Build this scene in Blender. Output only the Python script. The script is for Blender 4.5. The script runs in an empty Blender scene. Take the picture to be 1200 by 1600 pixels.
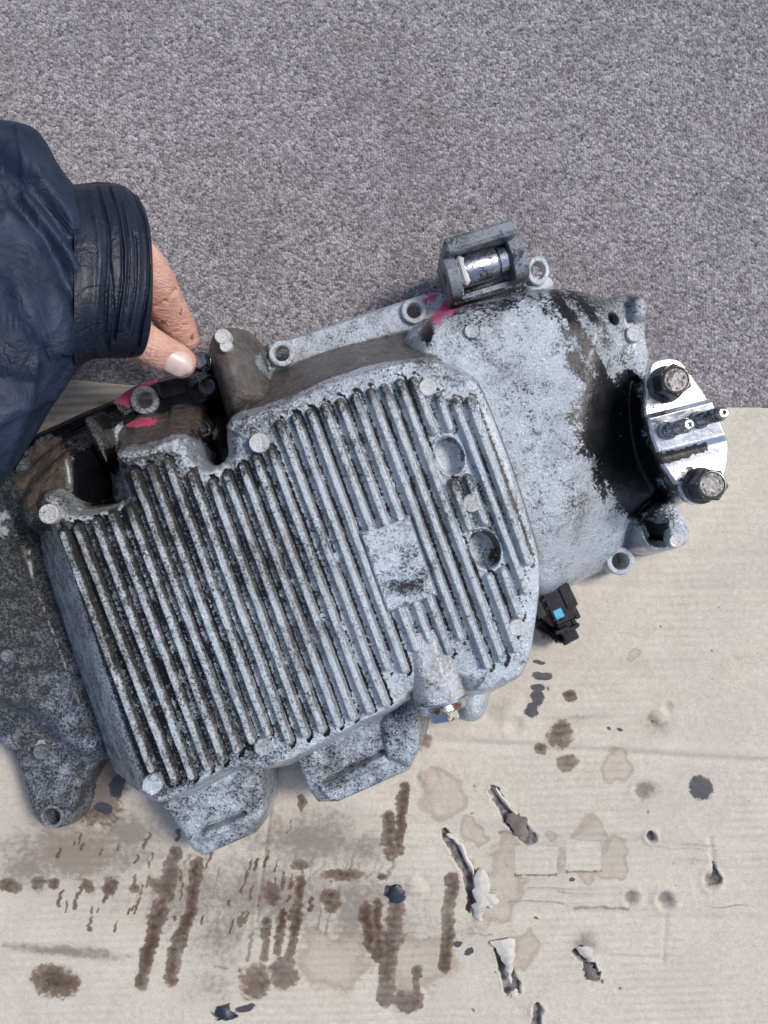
import bpy, math
import numpy as np
from mathutils import Vector, Matrix

# ------------------------------------------------------------------ camera, sky, sun, exposure
SC = bpy.context.scene
COL = SC.collection
H, F = 460.0, 1208.0            # camera height above the carpet (mm), focal length (photo pixels)
cam_d = bpy.data.cameras.new('camera')
cam = bpy.data.objects.new('camera', cam_d); COL.objects.link(cam)
cam.location = (0, 0, H / 1000)
cam_d.sensor_fit = 'VERTICAL'; cam_d.angle = 2 * math.atan(800 / F)
cam_d.clip_start = 0.01; cam_d.clip_end = 100
SC.camera = cam

SUN_EL, SUN_AZ = 52.0, 68.0      # azimuth clockwise from +Y (photo up)
w = bpy.data.worlds.new('World'); SC.world = w; w.use_nodes = True
wn = w.node_tree; bg = wn.nodes['Background']
sky = wn.nodes.new('ShaderNodeTexSky'); sky.sky_type = 'NISHITA'; sky.sun_disc = False
sky.sun_elevation = math.radians(SUN_EL); sky.sun_rotation = math.radians(SUN_AZ)
sky.air_density = 1.0; sky.dust_density = 2.2; sky.ozone_density = 1.0
wn.links.new(sky.outputs[0], bg.inputs[0]); bg.inputs[1].default_value = 0.115
sun_d = bpy.data.lights.new('sun', 'SUN'); sun_d.energy = 2.1; sun_d.angle = math.radians(14)
sun_d.color = (1.0, 0.965, 0.915)
sun = bpy.data.objects.new('sun', sun_d); COL.objects.link(sun)
a, e = math.radians(SUN_AZ), math.radians(SUN_EL)
dirv = Vector((math.sin(a) * math.cos(e), math.cos(a) * math.cos(e), math.sin(e)))
sun.rotation_euler = dirv.to_track_quat('Z', 'Y').to_euler()
sun.location = dirv * 3
VS = SC.view_settings
VS.view_transform = 'Standard'; VS.look = 'None'; VS.gamma = 1; VS.use_curve_mapping = False
VS.exposure = 0.34

# ------------------------------------------------------------------ numeric helpers (all lengths in mm)
def P(px, py, z):
    s = (H - z) / F
    return np.array([(px - 600) * s, (800 - py) * s])
def P3(px, py, z):
    q = P(px, py, z); return np.array([q[0], q[1], z])
def S(z): return (H - z) / F
def to_px(X, Y, Z):
    s = (H - Z) / F
    return X / s + 600, 800 - Y / s
def wpoly(pts, z, it=2):
    q = np.array([P(x, y, z) for x, y in pts])
    for _ in range(it):
        n = np.roll(q, -1, axis=0)
        q = np.stack([.75 * q + .25 * n, .25 * q + .75 * n], 1).reshape(-1, 2)
    return q
def _hash(ix, iy, seed):
    h = (ix.astype(np.int64) * 374761393 + iy.astype(np.int64) * 668265263 + seed * 97471177) & 0xffffffff
    h = ((h ^ (h >> 13)) * 1274126177) & 0xffffffff
    h = ((h ^ (h >> 16)) * 2246822519) & 0xffffffff
    return (h ^ (h >> 15)) / 4294967295.0
def vnoise(x, y, seed=0):
    ix, iy = np.floor(x), np.floor(y); fx, fy = x - ix, y - iy
    u, v = fx * fx * (3 - 2 * fx), fy * fy * (3 - 2 * fy)
    a_, b_ = _hash(ix, iy, seed), _hash(ix + 1, iy, seed)
    c_, d_ = _hash(ix, iy + 1, seed), _hash(ix + 1, iy + 1, seed)
    return (a_ * (1 - u) + b_ * u) * (1 - v) + (c_ * (1 - u) + d_ * u) * v
def fbm(x, y, size, octv=4, seed=0):
    r, amp, tot, f = 0, 1.0, 0, 1.0 / size
    for o in range(octv):
        r = r + amp * vnoise(x * f + 17.3 * o, y * f - 9.1 * o, seed + o); tot += amp; amp *= .5; f *= 2.03
    return r / tot - .5
def sstep(a_, b_, x):
    t = np.clip((x - a_) / (b_ - a_), 0, 1); return t * t * (3 - 2 * t)
def sdf(X, Y, poly):
    px, py = X.ravel(), Y.ravel()
    d = np.full(px.shape, 1e18); ins = np.zeros(px.shape, bool)
    n = len(poly)
    for i in range(n):
        ax, ay = poly[i]; bx, by = poly[(i + 1) % n]
        ex, ey = bx - ax, by - ay; L = ex * ex + ey * ey
        if L < 1e-12: continue
        wx, wy = px - ax, py - ay
        t = np.clip((wx * ex + wy * ey) / L, 0, 1)
        dx, dy = wx - ex * t, wy - ey * t
        d = np.minimum(d, dx * dx + dy * dy)
        if ay != by:
            c = ((ay > py) != (by > py)) & (px < ex * (py - ay) / ey + ax)
            ins ^= c
    d = np.sqrt(d); d[ins] *= -1
    return d.reshape(X.shape)
def sdf_box(X, Y, poly, margin):
    """signed distance, only worked out near the outline"""
    out = np.full(X.shape, 1e3)
    lo, hi = poly.min(0) - margin, poly.max(0) + margin
    m = (X > lo[0]) & (X < hi[0]) & (Y > lo[1]) & (Y < hi[1])
    if m.any(): out[m] = sdf(X[m], Y[m], poly)
    return out
def dseg(X, Y, a_, b_):
    ex, ey = b_[0] - a_[0], b_[1] - a_[1]; L = max(ex * ex + ey * ey, 1e-9)
    t = np.clip(((X - a_[0]) * ex + (Y - a_[1]) * ey) / L, 0, 1)
    return np.hypot(X - a_[0] - ex * t, Y - a_[1] - ey * t), t
def dline(X, Y, pts):
    d = np.full(X.shape, 1e9)
    for i in range(len(pts) - 1): d = np.minimum(d, dseg(X, Y, pts[i], pts[i + 1])[0])
    return d
def ramp(u, r): return .5 * (u + np.sqrt(u * u + r * r))
def smax(a_, b_, s): return .5 * (a_ + b_ + np.sqrt((a_ - b_) ** 2 + s * s))
def smin(a_, b_, s): return .5 * (a_ + b_ - np.sqrt((a_ - b_) ** 2 + s * s))

# ------------------------------------------------------------------ object helpers
def tag(o, label=None, cat=None, kind=None, group=None):
    if label: o['label'] = label
    if cat: o['category'] = cat
    if kind: o['kind'] = kind
    if group: o['group'] = group
    return o
def empty(name, loc=(0, 0, 0)):
    o = bpy.data.objects.new(name, None); o.empty_display_size = .02; COL.objects.link(o); o.location = loc
    return o
def link(name, me, mat, parent=None):
    o = bpy.data.objects.new(name, me); COL.objects.link(o)
    if mat is not None:
        me.materials.clear(); me.materials.append(mat)
    if parent is not None: o.parent = parent
    return o
def mk(name, v, f, mat, parent=None, sharp=35, at=None):
    """mesh in mm; 'at' = origin in mm (verts are given in absolute mm)"""
    v = np.asarray(v, float)
    me = bpy.data.meshes.new(name)
    me.from_pydata((v * .001).tolist(), [], [tuple(int(i) for i in q) for q in f])
    me.update(); me.shade_smooth()
    if sharp: me.set_sharp_from_angle(angle=math.radians(sharp))
    return link(name, me, mat, parent)
def grid_mesh(name, X, Y, Z, keep, mat, parent=None, attrs=None, sharp=None):
    ny, nx = X.shape
    idx = np.full(X.shape, -1, np.int64)
    q = keep[:-1, :-1] & keep[1:, :-1] & keep[:-1, 1:] & keep[1:, 1:]
    used = np.zeros(X.shape, bool)
    used[:-1, :-1] |= q; used[1:, :-1] |= q; used[:-1, 1:] |= q; used[1:, 1:] |= q
    idx[used] = np.arange(used.sum())
    co = np.stack([X[used], Y[used], Z[used]], 1) * .001
    j, i = np.nonzero(q)
    fa = np.stack([idx[j, i], idx[j, i + 1], idx[j + 1, i + 1], idx[j + 1, i]], 1).astype(np.int32)
    me = bpy.data.meshes.new(name)
    me.vertices.add(len(co)); me.vertices.foreach_set('co', co.astype(np.float32).ravel())
    me.loops.add(fa.size); me.loops.foreach_set('vertex_index', fa.ravel())
    me.polygons.add(len(fa)); me.polygons.foreach_set('loop_start', np.arange(0, fa.size, 4, dtype=np.int32))
    me.update(calc_edges=True); me.validate(); me.shade_smooth()
    if sharp: me.set_sharp_from_angle(angle=math.radians(sharp))
    for k, val in (attrs or {}).items():
        at = me.attributes.new(k, 'FLOAT', 'POINT')
        at.data.foreach_set('value', val[used].astype(np.float32))
    return link(name, me, mat, parent)
def frame(axis):
    z = np.asarray(axis, float); z = z / np.linalg.norm(z)
    t = np.array([0, 0, 1.]) if abs(z[2]) < .9 else np.array([1., 0, 0])
    x = np.cross(t, z); x /= np.linalg.norm(x); return x, np.cross(z, x), z
def lathe(prof, n, org, axis=(0, 0, 1), rot=0., jitter=0., seed=1):
    """profile of (radius, height) pairs; radius 0 closes an end. n=6 makes hexagons"""
    x, y, z = frame(axis); org = np.asarray(org, float)
    v, f, rings = [], [], []
    rng = np.random.default_rng(seed)
    for r, h in prof:
        if r <= 1e-6:
            rings.append([len(v)]); v.append(org + z * h)
        else:
            ring = []
            for k in range(n):
                t = rot + 2 * math.pi * k / n
                rr = r * (1 + jitter * rng.uniform(-1, 1))
                ring.append(len(v)); v.append(org + x * rr * math.cos(t) + y * rr * math.sin(t) + z * h)
            rings.append(ring)
    for a_, b_ in zip(rings[:-1], rings[1:]):
        if len(a_) == 1 and len(b_) == 1: continue
        for k in range(n):
            k2 = (k + 1) % n
            if len(a_) == 1: f.append((a_[0], b_[k2], b_[k]))
            elif len(b_) == 1: f.append((a_[k], a_[k2], b_[0]))
            else: f.append((a_[k], a_[k2], b_[k2], b_[k]))
    return v, f
def join(*parts):
    v, f = [], []
    for vv, ff in parts:
        o = len(v); v += list(vv); f += [tuple(i + o for i in q) for q in ff]
    return v, f
def prism(poly, z0, z1, bev=.6):
    """poly world mm (ccw or cw), chamfered top rim"""
    p = np.asarray(poly, float)
    area = .5 * np.sum(p[:, 0] * np.roll(p[:, 1], -1) - np.roll(p[:, 0], -1) * p[:, 1])
    if area < 0: p = p[::-1]
    n = len(p); nxt, prv = np.roll(p, -1, 0), np.roll(p, 1, 0)
    d1 = p - prv; d2 = nxt - p
    d1 /= np.linalg.norm(d1, axis=1)[:, None] + 1e-9; d2 /= np.linalg.norm(d2, axis=1)[:, None] + 1e-9
    nn = np.stack([-(d1[:, 1] + d2[:, 1]), d1[:, 0] + d2[:, 0]], 1)
    nn /= np.linalg.norm(nn, axis=1)[:, None] + 1e-9
    v, f = [], []
    for off, z in ((0, z0), (0, z1 - bev), (bev * .35, z1 - bev * .3), (bev, z1)):
        q = p + nn * off
        v += [np.array([a_[0], a_[1], z]) for a_ in q]
    for r in range(3):
        for k in range(n):
            k2 = (k + 1) % n
            f.append((r * n + k, r * n + k2, (r + 1) * n + k2, (r + 1) * n + k))
    f.append(tuple(3 * n + k for k in range(n))); f.append(tuple(n - 1 - k for k in range(n)))
    return v, f
def obox(c, ax, ay, az, hx, hy, hz, bev=.5):
    """oriented box with chamfered edges: centre, three unit axes, half sizes"""
    c = np.asarray(c, float); ax, ay, az = (np.asarray(q, float) / np.linalg.norm(q) for q in (ax, ay, az))
    v, f = [], []
    def ring(ix, iy, z): return [c + ax * sx * (hx - ix) + ay * sy * (hy - iy) + az * z for sx, sy in ((-1, -1), (1, -1), (1, 1), (-1, 1))]
    def ring8(b, z):
        o = []
        for sx, sy in ((-1, -1), (1, -1), (1, 1), (-1, 1)):
            A, B = (hx - b, hy), (hx, hy - b)
            o += [(sx * A[0], sy * A[1]), (sx * B[0], sy * B[1])] if sx * sy < 0 else [(sx * B[0], sy * B[1]), (sx * A[0], sy * A[1])]
        return [c + ax * q[0] + ay * q[1] + az * z for q in o]
    def shrink(b, z):
        return [c + ax * q[0] + ay * q[1] + az * z for q in
                [(-(hx - b), -(hy - b))] * 2 + [((hx - b), -(hy - b))] * 2 + [((hx - b), (hy - b))] * 2 + [(-(hx - b), (hy - b))] * 2]
    rings = [shrink(bev, -hz), ring8(bev, -hz + bev), ring8(bev, hz - bev), shrink(bev, hz)]
    for r in rings: v += r
    for r in range(3):
        for k in range(8):
            k2 = (k + 1) % 8
            f.append((r * 8 + k, r * 8 + k2, (r + 1) * 8 + k2, (r + 1) * 8 + k))
    f.append(tuple(24 + k for k in (0, 2, 4, 6))); f.append(tuple(k for k in (6, 4, 2, 0)))
    return v, f
def tube(pts, rad, n=10, cap=True):
    pts = [np.asarray(p, float) for p in pts]; m = len(pts)
    rads = rad if hasattr(rad, '__len__') else [rad] * m
    v, f = [], []
    t0 = pts[1] - pts[0]; x, y, _ = frame(t0)
    for i in range(m):
        t = pts[min(i + 1, m - 1)] - pts[max(i - 1, 0)]; t /= np.linalg.norm(t)
        x = x - t * np.dot(x, t); x /= np.linalg.norm(x); y = np.cross(t, x)
        for k in range(n):
            a_ = 2 * math.pi * k / n
            v.append(pts[i] + (x * math.cos(a_) + y * math.sin(a_)) * rads[i])
    for i in range(m - 1):
        for k in range(n):
            k2 = (k + 1) % n
            f.append((i * n + k, i * n + k2, (i + 1) * n + k2, (i + 1) * n + k))
    if cap:
        f.append(tuple(range(n - 1, -1, -1))); f.append(tuple((m - 1) * n + k for k in range(n)))
    return v, f

# ------------------------------------------------------------------ materials
class NT:
    def __init__(s, name):
        s.m = bpy.data.materials.new(name); s.m.use_nodes = True
        s.t = s.m.node_tree; s.b = s.t.nodes['Principled BSDF']; s.out = s.t.nodes['Material Output']
        s.co = s.t.nodes.new('ShaderNodeTexCoord').outputs['Object']
    def l(s, a_, b_): s.t.links.new(a_, b_)
    def put(s, sock, v):
        if hasattr(v, 'is_output'): s.l(v, sock)
        elif isinstance(v, (tuple, list)) and len(v) == 3 and sock.type == 'RGBA': sock.default_value = (*v, 1)
        else: sock.default_value = v
    def set(s, **kw):
        for k, v in kw.items(): s.put(s.b.inputs[k.replace('_', ' ')], v)
    def map(s, scale=(1, 1, 1), rot=(0, 0, 0), vec=None):
        n = s.t.nodes.new('ShaderNodeMapping'); s.l(vec or s.co, n.inputs[0])
        n.inputs['Scale'].default_value = scale; n.inputs['Rotation'].default_value = rot
        return n.outputs[0]
    def noise(s, scale, detail=4, rough=.55, dist=0., vec=None, col=False):
        n = s.t.nodes.new('ShaderNodeTexNoise'); s.l(vec or s.co, n.inputs['Vector'])
        n.inputs['Scale'].default_value = scale; n.inputs['Detail'].default_value = detail
        n.inputs['Roughness'].default_value = rough; n.inputs['Distortion'].default_value = dist
        return n.outputs['Color' if col else 0]
    def voro(s, scale, feature='F1', vec=None, out='Distance', rnd=1.):
        n = s.t.nodes.new('ShaderNodeTexVoronoi'); n.feature = feature; s.l(vec or s.co, n.inputs['Vector'])
        n.inputs['Scale'].default_value = scale; n.inputs['Randomness'].default_value = rnd
        return n.outputs[out]
    def attr(s, name):
        n = s.t.nodes.new('ShaderNodeAttribute'); n.attribute_name = name; return n.outputs['Fac']
    def math(s, op, a_, b_=None, c_=None, clamp=False):
        n = s.t.nodes.new('ShaderNodeMath'); n.operation = op; n.use_clamp = clamp
        for i, q in enumerate((a_, b_, c_)):
            if q is not None: s.put(n.inputs[i], q)
        return n.outputs[0]
    def add(s, *q):
        r = q[0]
        for k in q[1:]: r = s.math('ADD', r, k)
        return r
    def mul(s, a_, b_): return s.math('MULTIPLY', a_, b_)
    def rng(s, v, a_, b_, c_=0., d_=1., smooth=True):
        n = s.t.nodes.new('ShaderNodeMapRange'); n.interpolation_type = 'SMOOTHSTEP' if smooth else 'LINEAR'
        s.put(n.inputs[0], v)
        for i, q in enumerate((a_, b_, c_, d_)): s.put(n.inputs[i + 1], q)
        return n.outputs[0]
    def mix(s, f, a_, b_):
        n = s.t.nodes.new('ShaderNodeMix'); n.data_type = 'RGBA'
        s.put(n.inputs[0], f); s.put(n.inputs[6], a_); s.put(n.inputs[7], b_)
        return n.outputs[2]
    def mixf(s, f, a_, b_):
        n = s.t.nodes.new('ShaderNodeMix'); n.data_type = 'FLOAT'
        s.put(n.inputs[0], f); s.put(n.inputs[2], a_); s.put(n.inputs[3], b_)
        return n.outputs[0]
    def bump(s, h, strength=.5, dist=.001, normal=None):
        n = s.t.nodes.new('ShaderNodeBump'); s.put(n.inputs['Strength'], strength)
        n.inputs['Distance'].default_value = dist; s.l(h, n.inputs['Height'])
        if normal is not None: s.l(normal, n.inputs['Normal'])
        s.l(n.outputs[0], s.b.inputs['Normal']); return n.outputs[0]

def cast_alu(name, light=(.60, .645, .70), mid=(.30, .33, .37), grime=.012, metal=.65, rough=.36, foam=1.0, tint=(.20, .18, .14), slate=(.085, .105, .135), blotch=.6):
    """oily die-cast aluminium; attributes dirt, oil, brown, pink, foam paint where the stains lie; oil also carries painted shade beside ribs and in pockets"""
    n = NT(name)
    fine = n.noise(1800, 3, .7); n1 = n.noise(700, 5, .72, .5); n2 = n.noise(130, 5, .62); n3 = n.noise(32, 3)
    dirt, oil, brown, pink, fo = (n.attr(q) for q in ('dirt', 'oil', 'brown', 'pink', 'foam'))
    sp = n.add(n1, n.mul(n.add(fine, -.5), .55), n.mul(n.add(n2, -.5), .75 * blotch), n.mul(n.add(n3, -.5), .25 * blotch), n.mul(dirt, .17), grime)
    speck = n.mul(n.rng(sp, .60, .675), n.rng(n.add(n.noise(48, 4, .6), n.mul(dirt, .35)), .38, .62, .22, 1.))
    film = n.rng(n.add(.5, n.mul(n.add(n2, -.5), .9), n.mul(n.add(n3, -.5), .7), n.mul(n.add(dirt, -.2), .75), n.mul(n.add(n1, -.5), .7)), .25, .95)
    c = n.mix(film, light, n.mix(n.mul(dirt, .8), mid, slate))
    c = n.mix(n.mul(n.rng(n.add(n3, n.mul(dirt, .25), n.mul(n.add(n1, -.5), 1.)), .48, .85), .55), c, tint)
    c = n.mix(n.mul(speck, .93), c, (.012, .013, .016))
    # foam left by the cleaner: pale cells with dark dots
    vd = n.voro(950); fm = n.rng(n.add(fo, n.mul(n.add(n2, -.5), 1.4)), .45, .6)
    dots = n.rng(vd, .16, .34)
    c = n.mix(n.mul(fm, .75 * foam), c, n.mix(dots, (.10, .11, .12), (.62, .66, .70)))
    bm = n.rng(n.add(brown, n.mul(n.add(n1, -.5), .7), n.mul(n.add(n2, -.5), .5)), .35, .65)
    bcol = n.mix(n.rng(n.noise(170, 6, .78, .6), .36, .66), (.026, .017, .013), (.115, .088, .070))
    bcol = n.mix(n.rng(n.noise(45, 4, .6), .52, .72, 0, .4), bcol, (.15, .135, .12))
    bcol = n.mix(n.rng(n1, .62, .72), bcol, (.30, .28, .26))
    c = n.mix(n.mul(bm, .93), c, bcol)
    pm = n.rng(n.add(pink, n.mul(n.add(n1, -.5), 1.2), n.mul(n.add(n2, -.5), .9)), .42, .66)
    c = n.mix(n.mul(pm, .92), c, n.mix(n.rng(n2, .3, .7), (.62, .05, .16), (.80, .16, .32)))
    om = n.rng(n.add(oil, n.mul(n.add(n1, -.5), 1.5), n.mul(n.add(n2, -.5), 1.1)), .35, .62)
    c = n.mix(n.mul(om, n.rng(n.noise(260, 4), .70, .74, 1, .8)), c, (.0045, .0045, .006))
    n.set(Base_Color=c)
    cov = n.math('MAXIMUM', n.math('MAXIMUM', om, bm), n.math('MAXIMUM', pm, n.math('MAXIMUM', speck, n.mul(fm, .8))))
    n.set(Metallic=n.mul(n.math('SUBTRACT', 1., cov), metal))
    r = n.mixf(speck, n.rng(n2, .3, .7, rough - .1, rough + .12), .5)
    r = n.mixf(bm, r, n.rng(n2, .35, .65, .16, .42)); r = n.mixf(om, r, n.rng(n.noise(120, 3), .3, .7, .10, .3)); r = n.mixf(pm, r, .55)
    n.set(Roughness=r)
    n.set(Coat_Weight=n.mul(n.rng(n2, .46, .60), .30), Coat_Roughness=.22, Specular_IOR_Level=.35)
    h = n.add(n.mul(n1, 1.), n.mul(fine, .5), n.mul(n2, 1.6), n.mul(n.mul(fm, n.math('SUBTRACT', 1., dots)), -.5))
    n.bump(h, n.mixf(om, .75, .25), .0012)
    return n.m
def simple_metal(name, col, rough=.3, metal=1., stain=(.05, .035, .03), amount=.5, scale=400, coat=.0, bump=.25):
    n = NT(name)
    n1 = n.noise(scale, 5, .65); n2 = n.noise(scale * .25, 4)
    m = n.rng(n.add(n1, n.mul(n.add(n2, -.5), .9), n.mul(n.attr('oil'), .5)), .74 - .35 * amount, .84 - .35 * amount)
    n.set(Base_Color=n.mix(m, n.mix(n.rng(n2, .3, .7), col, tuple(.72 * q for q in col)), stain),
          Metallic=n.mixf(m, metal, 0.), Roughness=n.rng(n1, .3, .7, rough * .75, rough * 1.35), Coat_Weight=coat, Coat_Roughness=.1)
    n.bump(n.add(n1, n2), bump, .0006)
    return n.m
def mat_carpet():
    n = NT('carpet_pile')
    wv = n.noise(60, 2, col=True)
    f = n.noise(600, 4, .75, .8); g = n.voro(600, out='Color'); gd = n.voro(600)
    sep = n.t.nodes.new('ShaderNodeSeparateColor'); n.l(g, sep.inputs[0])
    tuft = n.add(n.mul(sep.outputs[0], .42), n.mul(n.add(f, -.5), 1.5), .29)
    c = n.mix(n.rng(tuft, .16, .86, smooth=False), (.036, .031, .036), (.62, .575, .60))
    c = n.mix(n.mul(n.rng(sep.outputs[1], .5, .9), .38), c, (.20, .16, .155))
    big = n.noise(7, 4, .6); med = n.noise(38, 4, .6)
    c = n.mix(n.rng(n.add(big, n.mul(n.add(med, -.5), .5)), .40, .72, 0, .42), c, (.15, .13, .14))
    red = n.rng(n.add(n.noise(24, 3, .5), n.mul(n.add(f, -.5), .25)), .62, .76, 0, .5)
    c = n.mix(red, c, (.24, .13, .12))
    c = n.mix(n.rng(n.add(n.noise(17, 5, .65), n.mul(n.add(f, -.5), .3)), .58, .74, 0, .45), c, (.085, .075, .08))
    lit = n.rng(n.add(n.noise(90, 2, .5), n.mul(n.add(f, -.5), .3)), .80, .86, 0, .5)
    c = n.mix(lit, c, (.5, .5, .52))
    n.set(Base_Color=c, Roughness=.95, Sheen_Weight=.25, Sheen_Roughness=.6, Specular_IOR_Level=.15)
    n.bump(n.add(n.mul(f, 1.2), n.mul(n.math('SUBTRACT', 1., gd), .9), n.mul(med, 1.)), .9, .0016)
    return n.m
def mat_card():
    n = NT('cardboard_paper')
    fib = n.noise(900, 4, .7, vec=n.map((1, 2.2, 1))); n1 = n.noise(300, 5, .65, .3); n2 = n.noise(60, 5, .6); n3 = n.noise(14, 3)
    st, dk, sm, tr, cl = (n.attr(q) for q in ('stain', 'ink', 'smudge', 'tear', 'wash'))
    c = n.mix(n.rng(n.add(n.mul(fib, .5), n.mul(n1, .3), n.mul(n2, .2)), .35, .68), (.46, .41, .34), (.67, .615, .53))
    c = n.mix(n.rng(n.add(n3, n.mul(n.add(n2, -.5), .6)), .45, .8, 0, .35), c, (.40, .37, .33))
    c = n.mix(n.rng(n1, .70, .76, 0, .5), c, (.66, .64, .60))
    c = n.mix(n.rng(n.noise(210, 5, .8), .705, .745, 0, .6), c, (.16, .13, .11))
    smm = n.rng(n.add(sm, n.mul(n.add(n1, -.5), .9), n.mul(n.add(n2, -.5), .6)), .28, .80, 0, .85)
    c = n.mix(smm, c, n.mix(n2, (.17, .145, .125), (.235, .20, .17)))
    wsm = n.rng(n.add(cl, n.mul(n.add(n1, -.5), .35), n.mul(n.add(n2, -.5), .5)), .40, .52)
    rim = n.mul(wsm, n.rng(n.add(cl, n.mul(n.add(n2, -.5), .5)), .52, .68, 1, .45))
    c = n.mix(n.mul(rim, .55), c, (.29, .22, .16))
    stm = n.rng(n.add(st, n.mul(n.add(n1, -.5), .55), n.mul(n.add(n2, -.5), .55)), .39, .56)
    stc = n.mix(n.rng(n.add(st, n.mul(n.add(n2, -.5), 1.1), n.mul(n.add(n1, -.5), .5)), .40, .95), (.18, .122, .08), (.062, .035, .020))
    c = n.mix(n.mul(stm, n.rng(n.add(n.noise(22, 4), n.mul(n.add(n1, -.5), .5)), .35, .65, .72, .96)), c, stc)
    dkm = n.rng(n.add(dk, n.mul(n.add(n1, -.5), .5)), .42, .52)
    c = n.mix(n.mul(dkm, .93), c, n.mix(n1, (.03, .03, .042), (.055, .053, .066)))
    trm = n.rng(n.add(tr, n.mul(n.add(n1, -.5), .5)), .40, .55)
    c = n.mix(trm, c, n.mix(n.rng(n.noise(160, 4), .35, .65), (.105, .09, .085), (.29, .27, .255)))
    n.set(Base_Color=c, Roughness=n.mixf(stm, n.mixf(dkm, .85, .42), n.rng(n.add(n2, n.mul(st, -.2)), .25, .5, .14, .6)), Specular_IOR_Level=.4)
    n.bump(n.add(n.mul(fib, .6), n.mul(n1, .8), n.mul(n2, 1.6), n.mul(trm, -1.)), .5, .0009)
    return n.m
def mat_cloth(name, col, col2, rough, bump_scale, coat=0., streak=None):
    n = NT(name)
    v = n.map(streak) if streak else None
    n1 = n.noise(bump_scale, 5, .6, .3, vec=v); n2 = n.noise(40, 4); wv = n.noise(2600, 2)
    n.set(Base_Color=n.mix(n.rng(n.add(n2, n.mul(n.add(n1, -.5), .5)), .3, .7), col, col2), Roughness=n.rng(n1, .3, .7, rough - .1, rough + .1),
          Specular_IOR_Level=.3, Coat_Weight=coat, Coat_Roughness=.35)
    crk = n.math('ABSOLUTE', n.add(n.noise(46, 4, .55, .6), -.5)); crk2 = n.math('ABSOLUTE', n.add(n.noise(120, 3, .5, .4), -.5))
    n.bump(n.add(n.mul(n1, .8), n.mul(wv, .10), n.mul(n.rng(crk, 0, .06), .55), n.mul(n.rng(crk2, 0, .06), .12)), .36, .0016)
    return n.m
def mat_skin():
    n = NT('skin')
    n1 = n.noise(700, 4, .65); n2 = n.noise(110, 4); cr = n.noise(240, 4, .6, .8, vec=n.map((1, 3.2, 1), (0, 0, math.radians(60))))
    c = n.mix(n.rng(n2, .35, .68), (.55, .30, .225), (.66, .41, .32))
    c = n.mix(n.rng(n.noise(38, 3), .5, .72, 0, .6), c, (.56, .265, .22))
    c = n.mix(n.rng(n1, .62, .72, 0, .35), c, (.44, .25, .18))
    dm = n.rng(n.add(n.attr('dirt'), n.mul(n.add(n.noise(500, 4, .8), -.5), 1.6)), .55, .72)
    c = n.mix(n.mul(dm, .8), c, (.11, .065, .03))
    n.set(Base_Color=c, Roughness=n.rng(n1, .3, .7, .38, .55), Subsurface_Weight=.22, Subsurface_Scale=.004, Subsurface_Radius=(1., .35, .2), Specular_IOR_Level=.45)
    n.bump(n.add(n.mul(cr, 1.6), n.mul(n1, .6)), .7, .0013)
    return n.m
def plain(name, col, rough=.5, metal=0., bump=.2, scale=500, var=.25, coat=0.):
    n = NT(name); n1 = n.noise(scale, 4, .6); n2 = n.noise(scale * .15, 3)
    n.set(Base_Color=n.mix(n.rng(n.add(n.mul(n1, .5), n.mul(n2, .5)), .3, .7), tuple(q * (1 - var) for q in col), tuple(min(1, q * (1 + var)) for q in col)),
          Roughness=n.rng(n1, .3, .7, rough * .8, rough * 1.2), Metallic=metal, Coat_Weight=coat)
    n.bump(n1, bump, .0006); return n.m

M_ALU = cast_alu('cast_aluminium_oily')
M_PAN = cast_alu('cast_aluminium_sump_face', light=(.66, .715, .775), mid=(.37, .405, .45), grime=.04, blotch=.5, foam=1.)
M_RIB = cast_alu('cast_aluminium_rib', light=(.62, .66, .69), mid=(.33, .345, .35), grime=.045, blotch=.45, foam=.5, tint=(.17, .155, .125), slate=(.13, .135, .135))
M_BOSS = cast_alu('cast_aluminium_machined', light=(.62, .65, .69), mid=(.44, .47, .51), grime=-.06, rough=.35, metal=.6)
M_PIN = cast_alu('cast_aluminium_pin', light=(.68, .68, .67), mid=(.50, .505, .51), grime=-.015, rough=.38, metal=.4)
M_GRIMY = cast_alu('cast_aluminium_greasy', light=(.30, .325, .36), mid=(.13, .145, .165), grime=.10, blotch=1.1)
M_BODY = cast_alu('cast_aluminium_worn', light=(.66, .67, .69), mid=(.34, .335, .33), grime=.02, blotch=.9, rough=.28, metal=.8)
M_ZINC = simple_metal('zinc_plate', (.86, .88, .90), .26, 1., stain=(.03, .027, .025), amount=.12, scale=260)
M_STEEL = simple_metal('bolt_steel', (.13, .125, .13), .36, 1., stain=(.035, .018, .016), amount=.55, scale=420, coat=.4)
M_STUD = simple_metal('stud_steel', (.42, .42, .46), .22, 1., stain=(.02, .018, .02), amount=.55, scale=500, coat=.3)
M_CHROME = simple_metal('plug_chrome', (.82, .80, .78), .14, 1., stain=(.07, .035, .025), amount=.6, scale=300)
M_BLACKOIL = simple_metal('oil_blackened_steel', (.035, .036, .042), .16, .4, stain=(.008, .008, .01), amount=.8, scale=300, coat=.8)
M_BRIGHT = simple_metal('turned_steel', (.78, .80, .83), .16, 1., stain=(.04, .035, .03), amount=.15)
M_PLASTIC = plain('black_connector_plastic', (.012, .012, .014), .28, bump=.15, coat=.3)
M_BLUE = plain('blue_clip_plastic', (.10, .42, .62), .4)
M_CARPET, M_CARD, M_SKIN = mat_carpet(), mat_card(), mat_skin()
M_SLEEVE = mat_cloth('navy_sleeve_fabric', (.008, .014, .034), (.017, .030, .062), .60, 90, .0)
M_CUFF = mat_cloth('black_cuff_film', (.005, .008, .018), (.010, .015, .030), .45, 200, .04, streak=(3.0, .5, 1))
M_NAIL = plain('finger_nail', (.54, .40, .365), .38, bump=.15, scale=260, var=.12, coat=.08)
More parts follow.
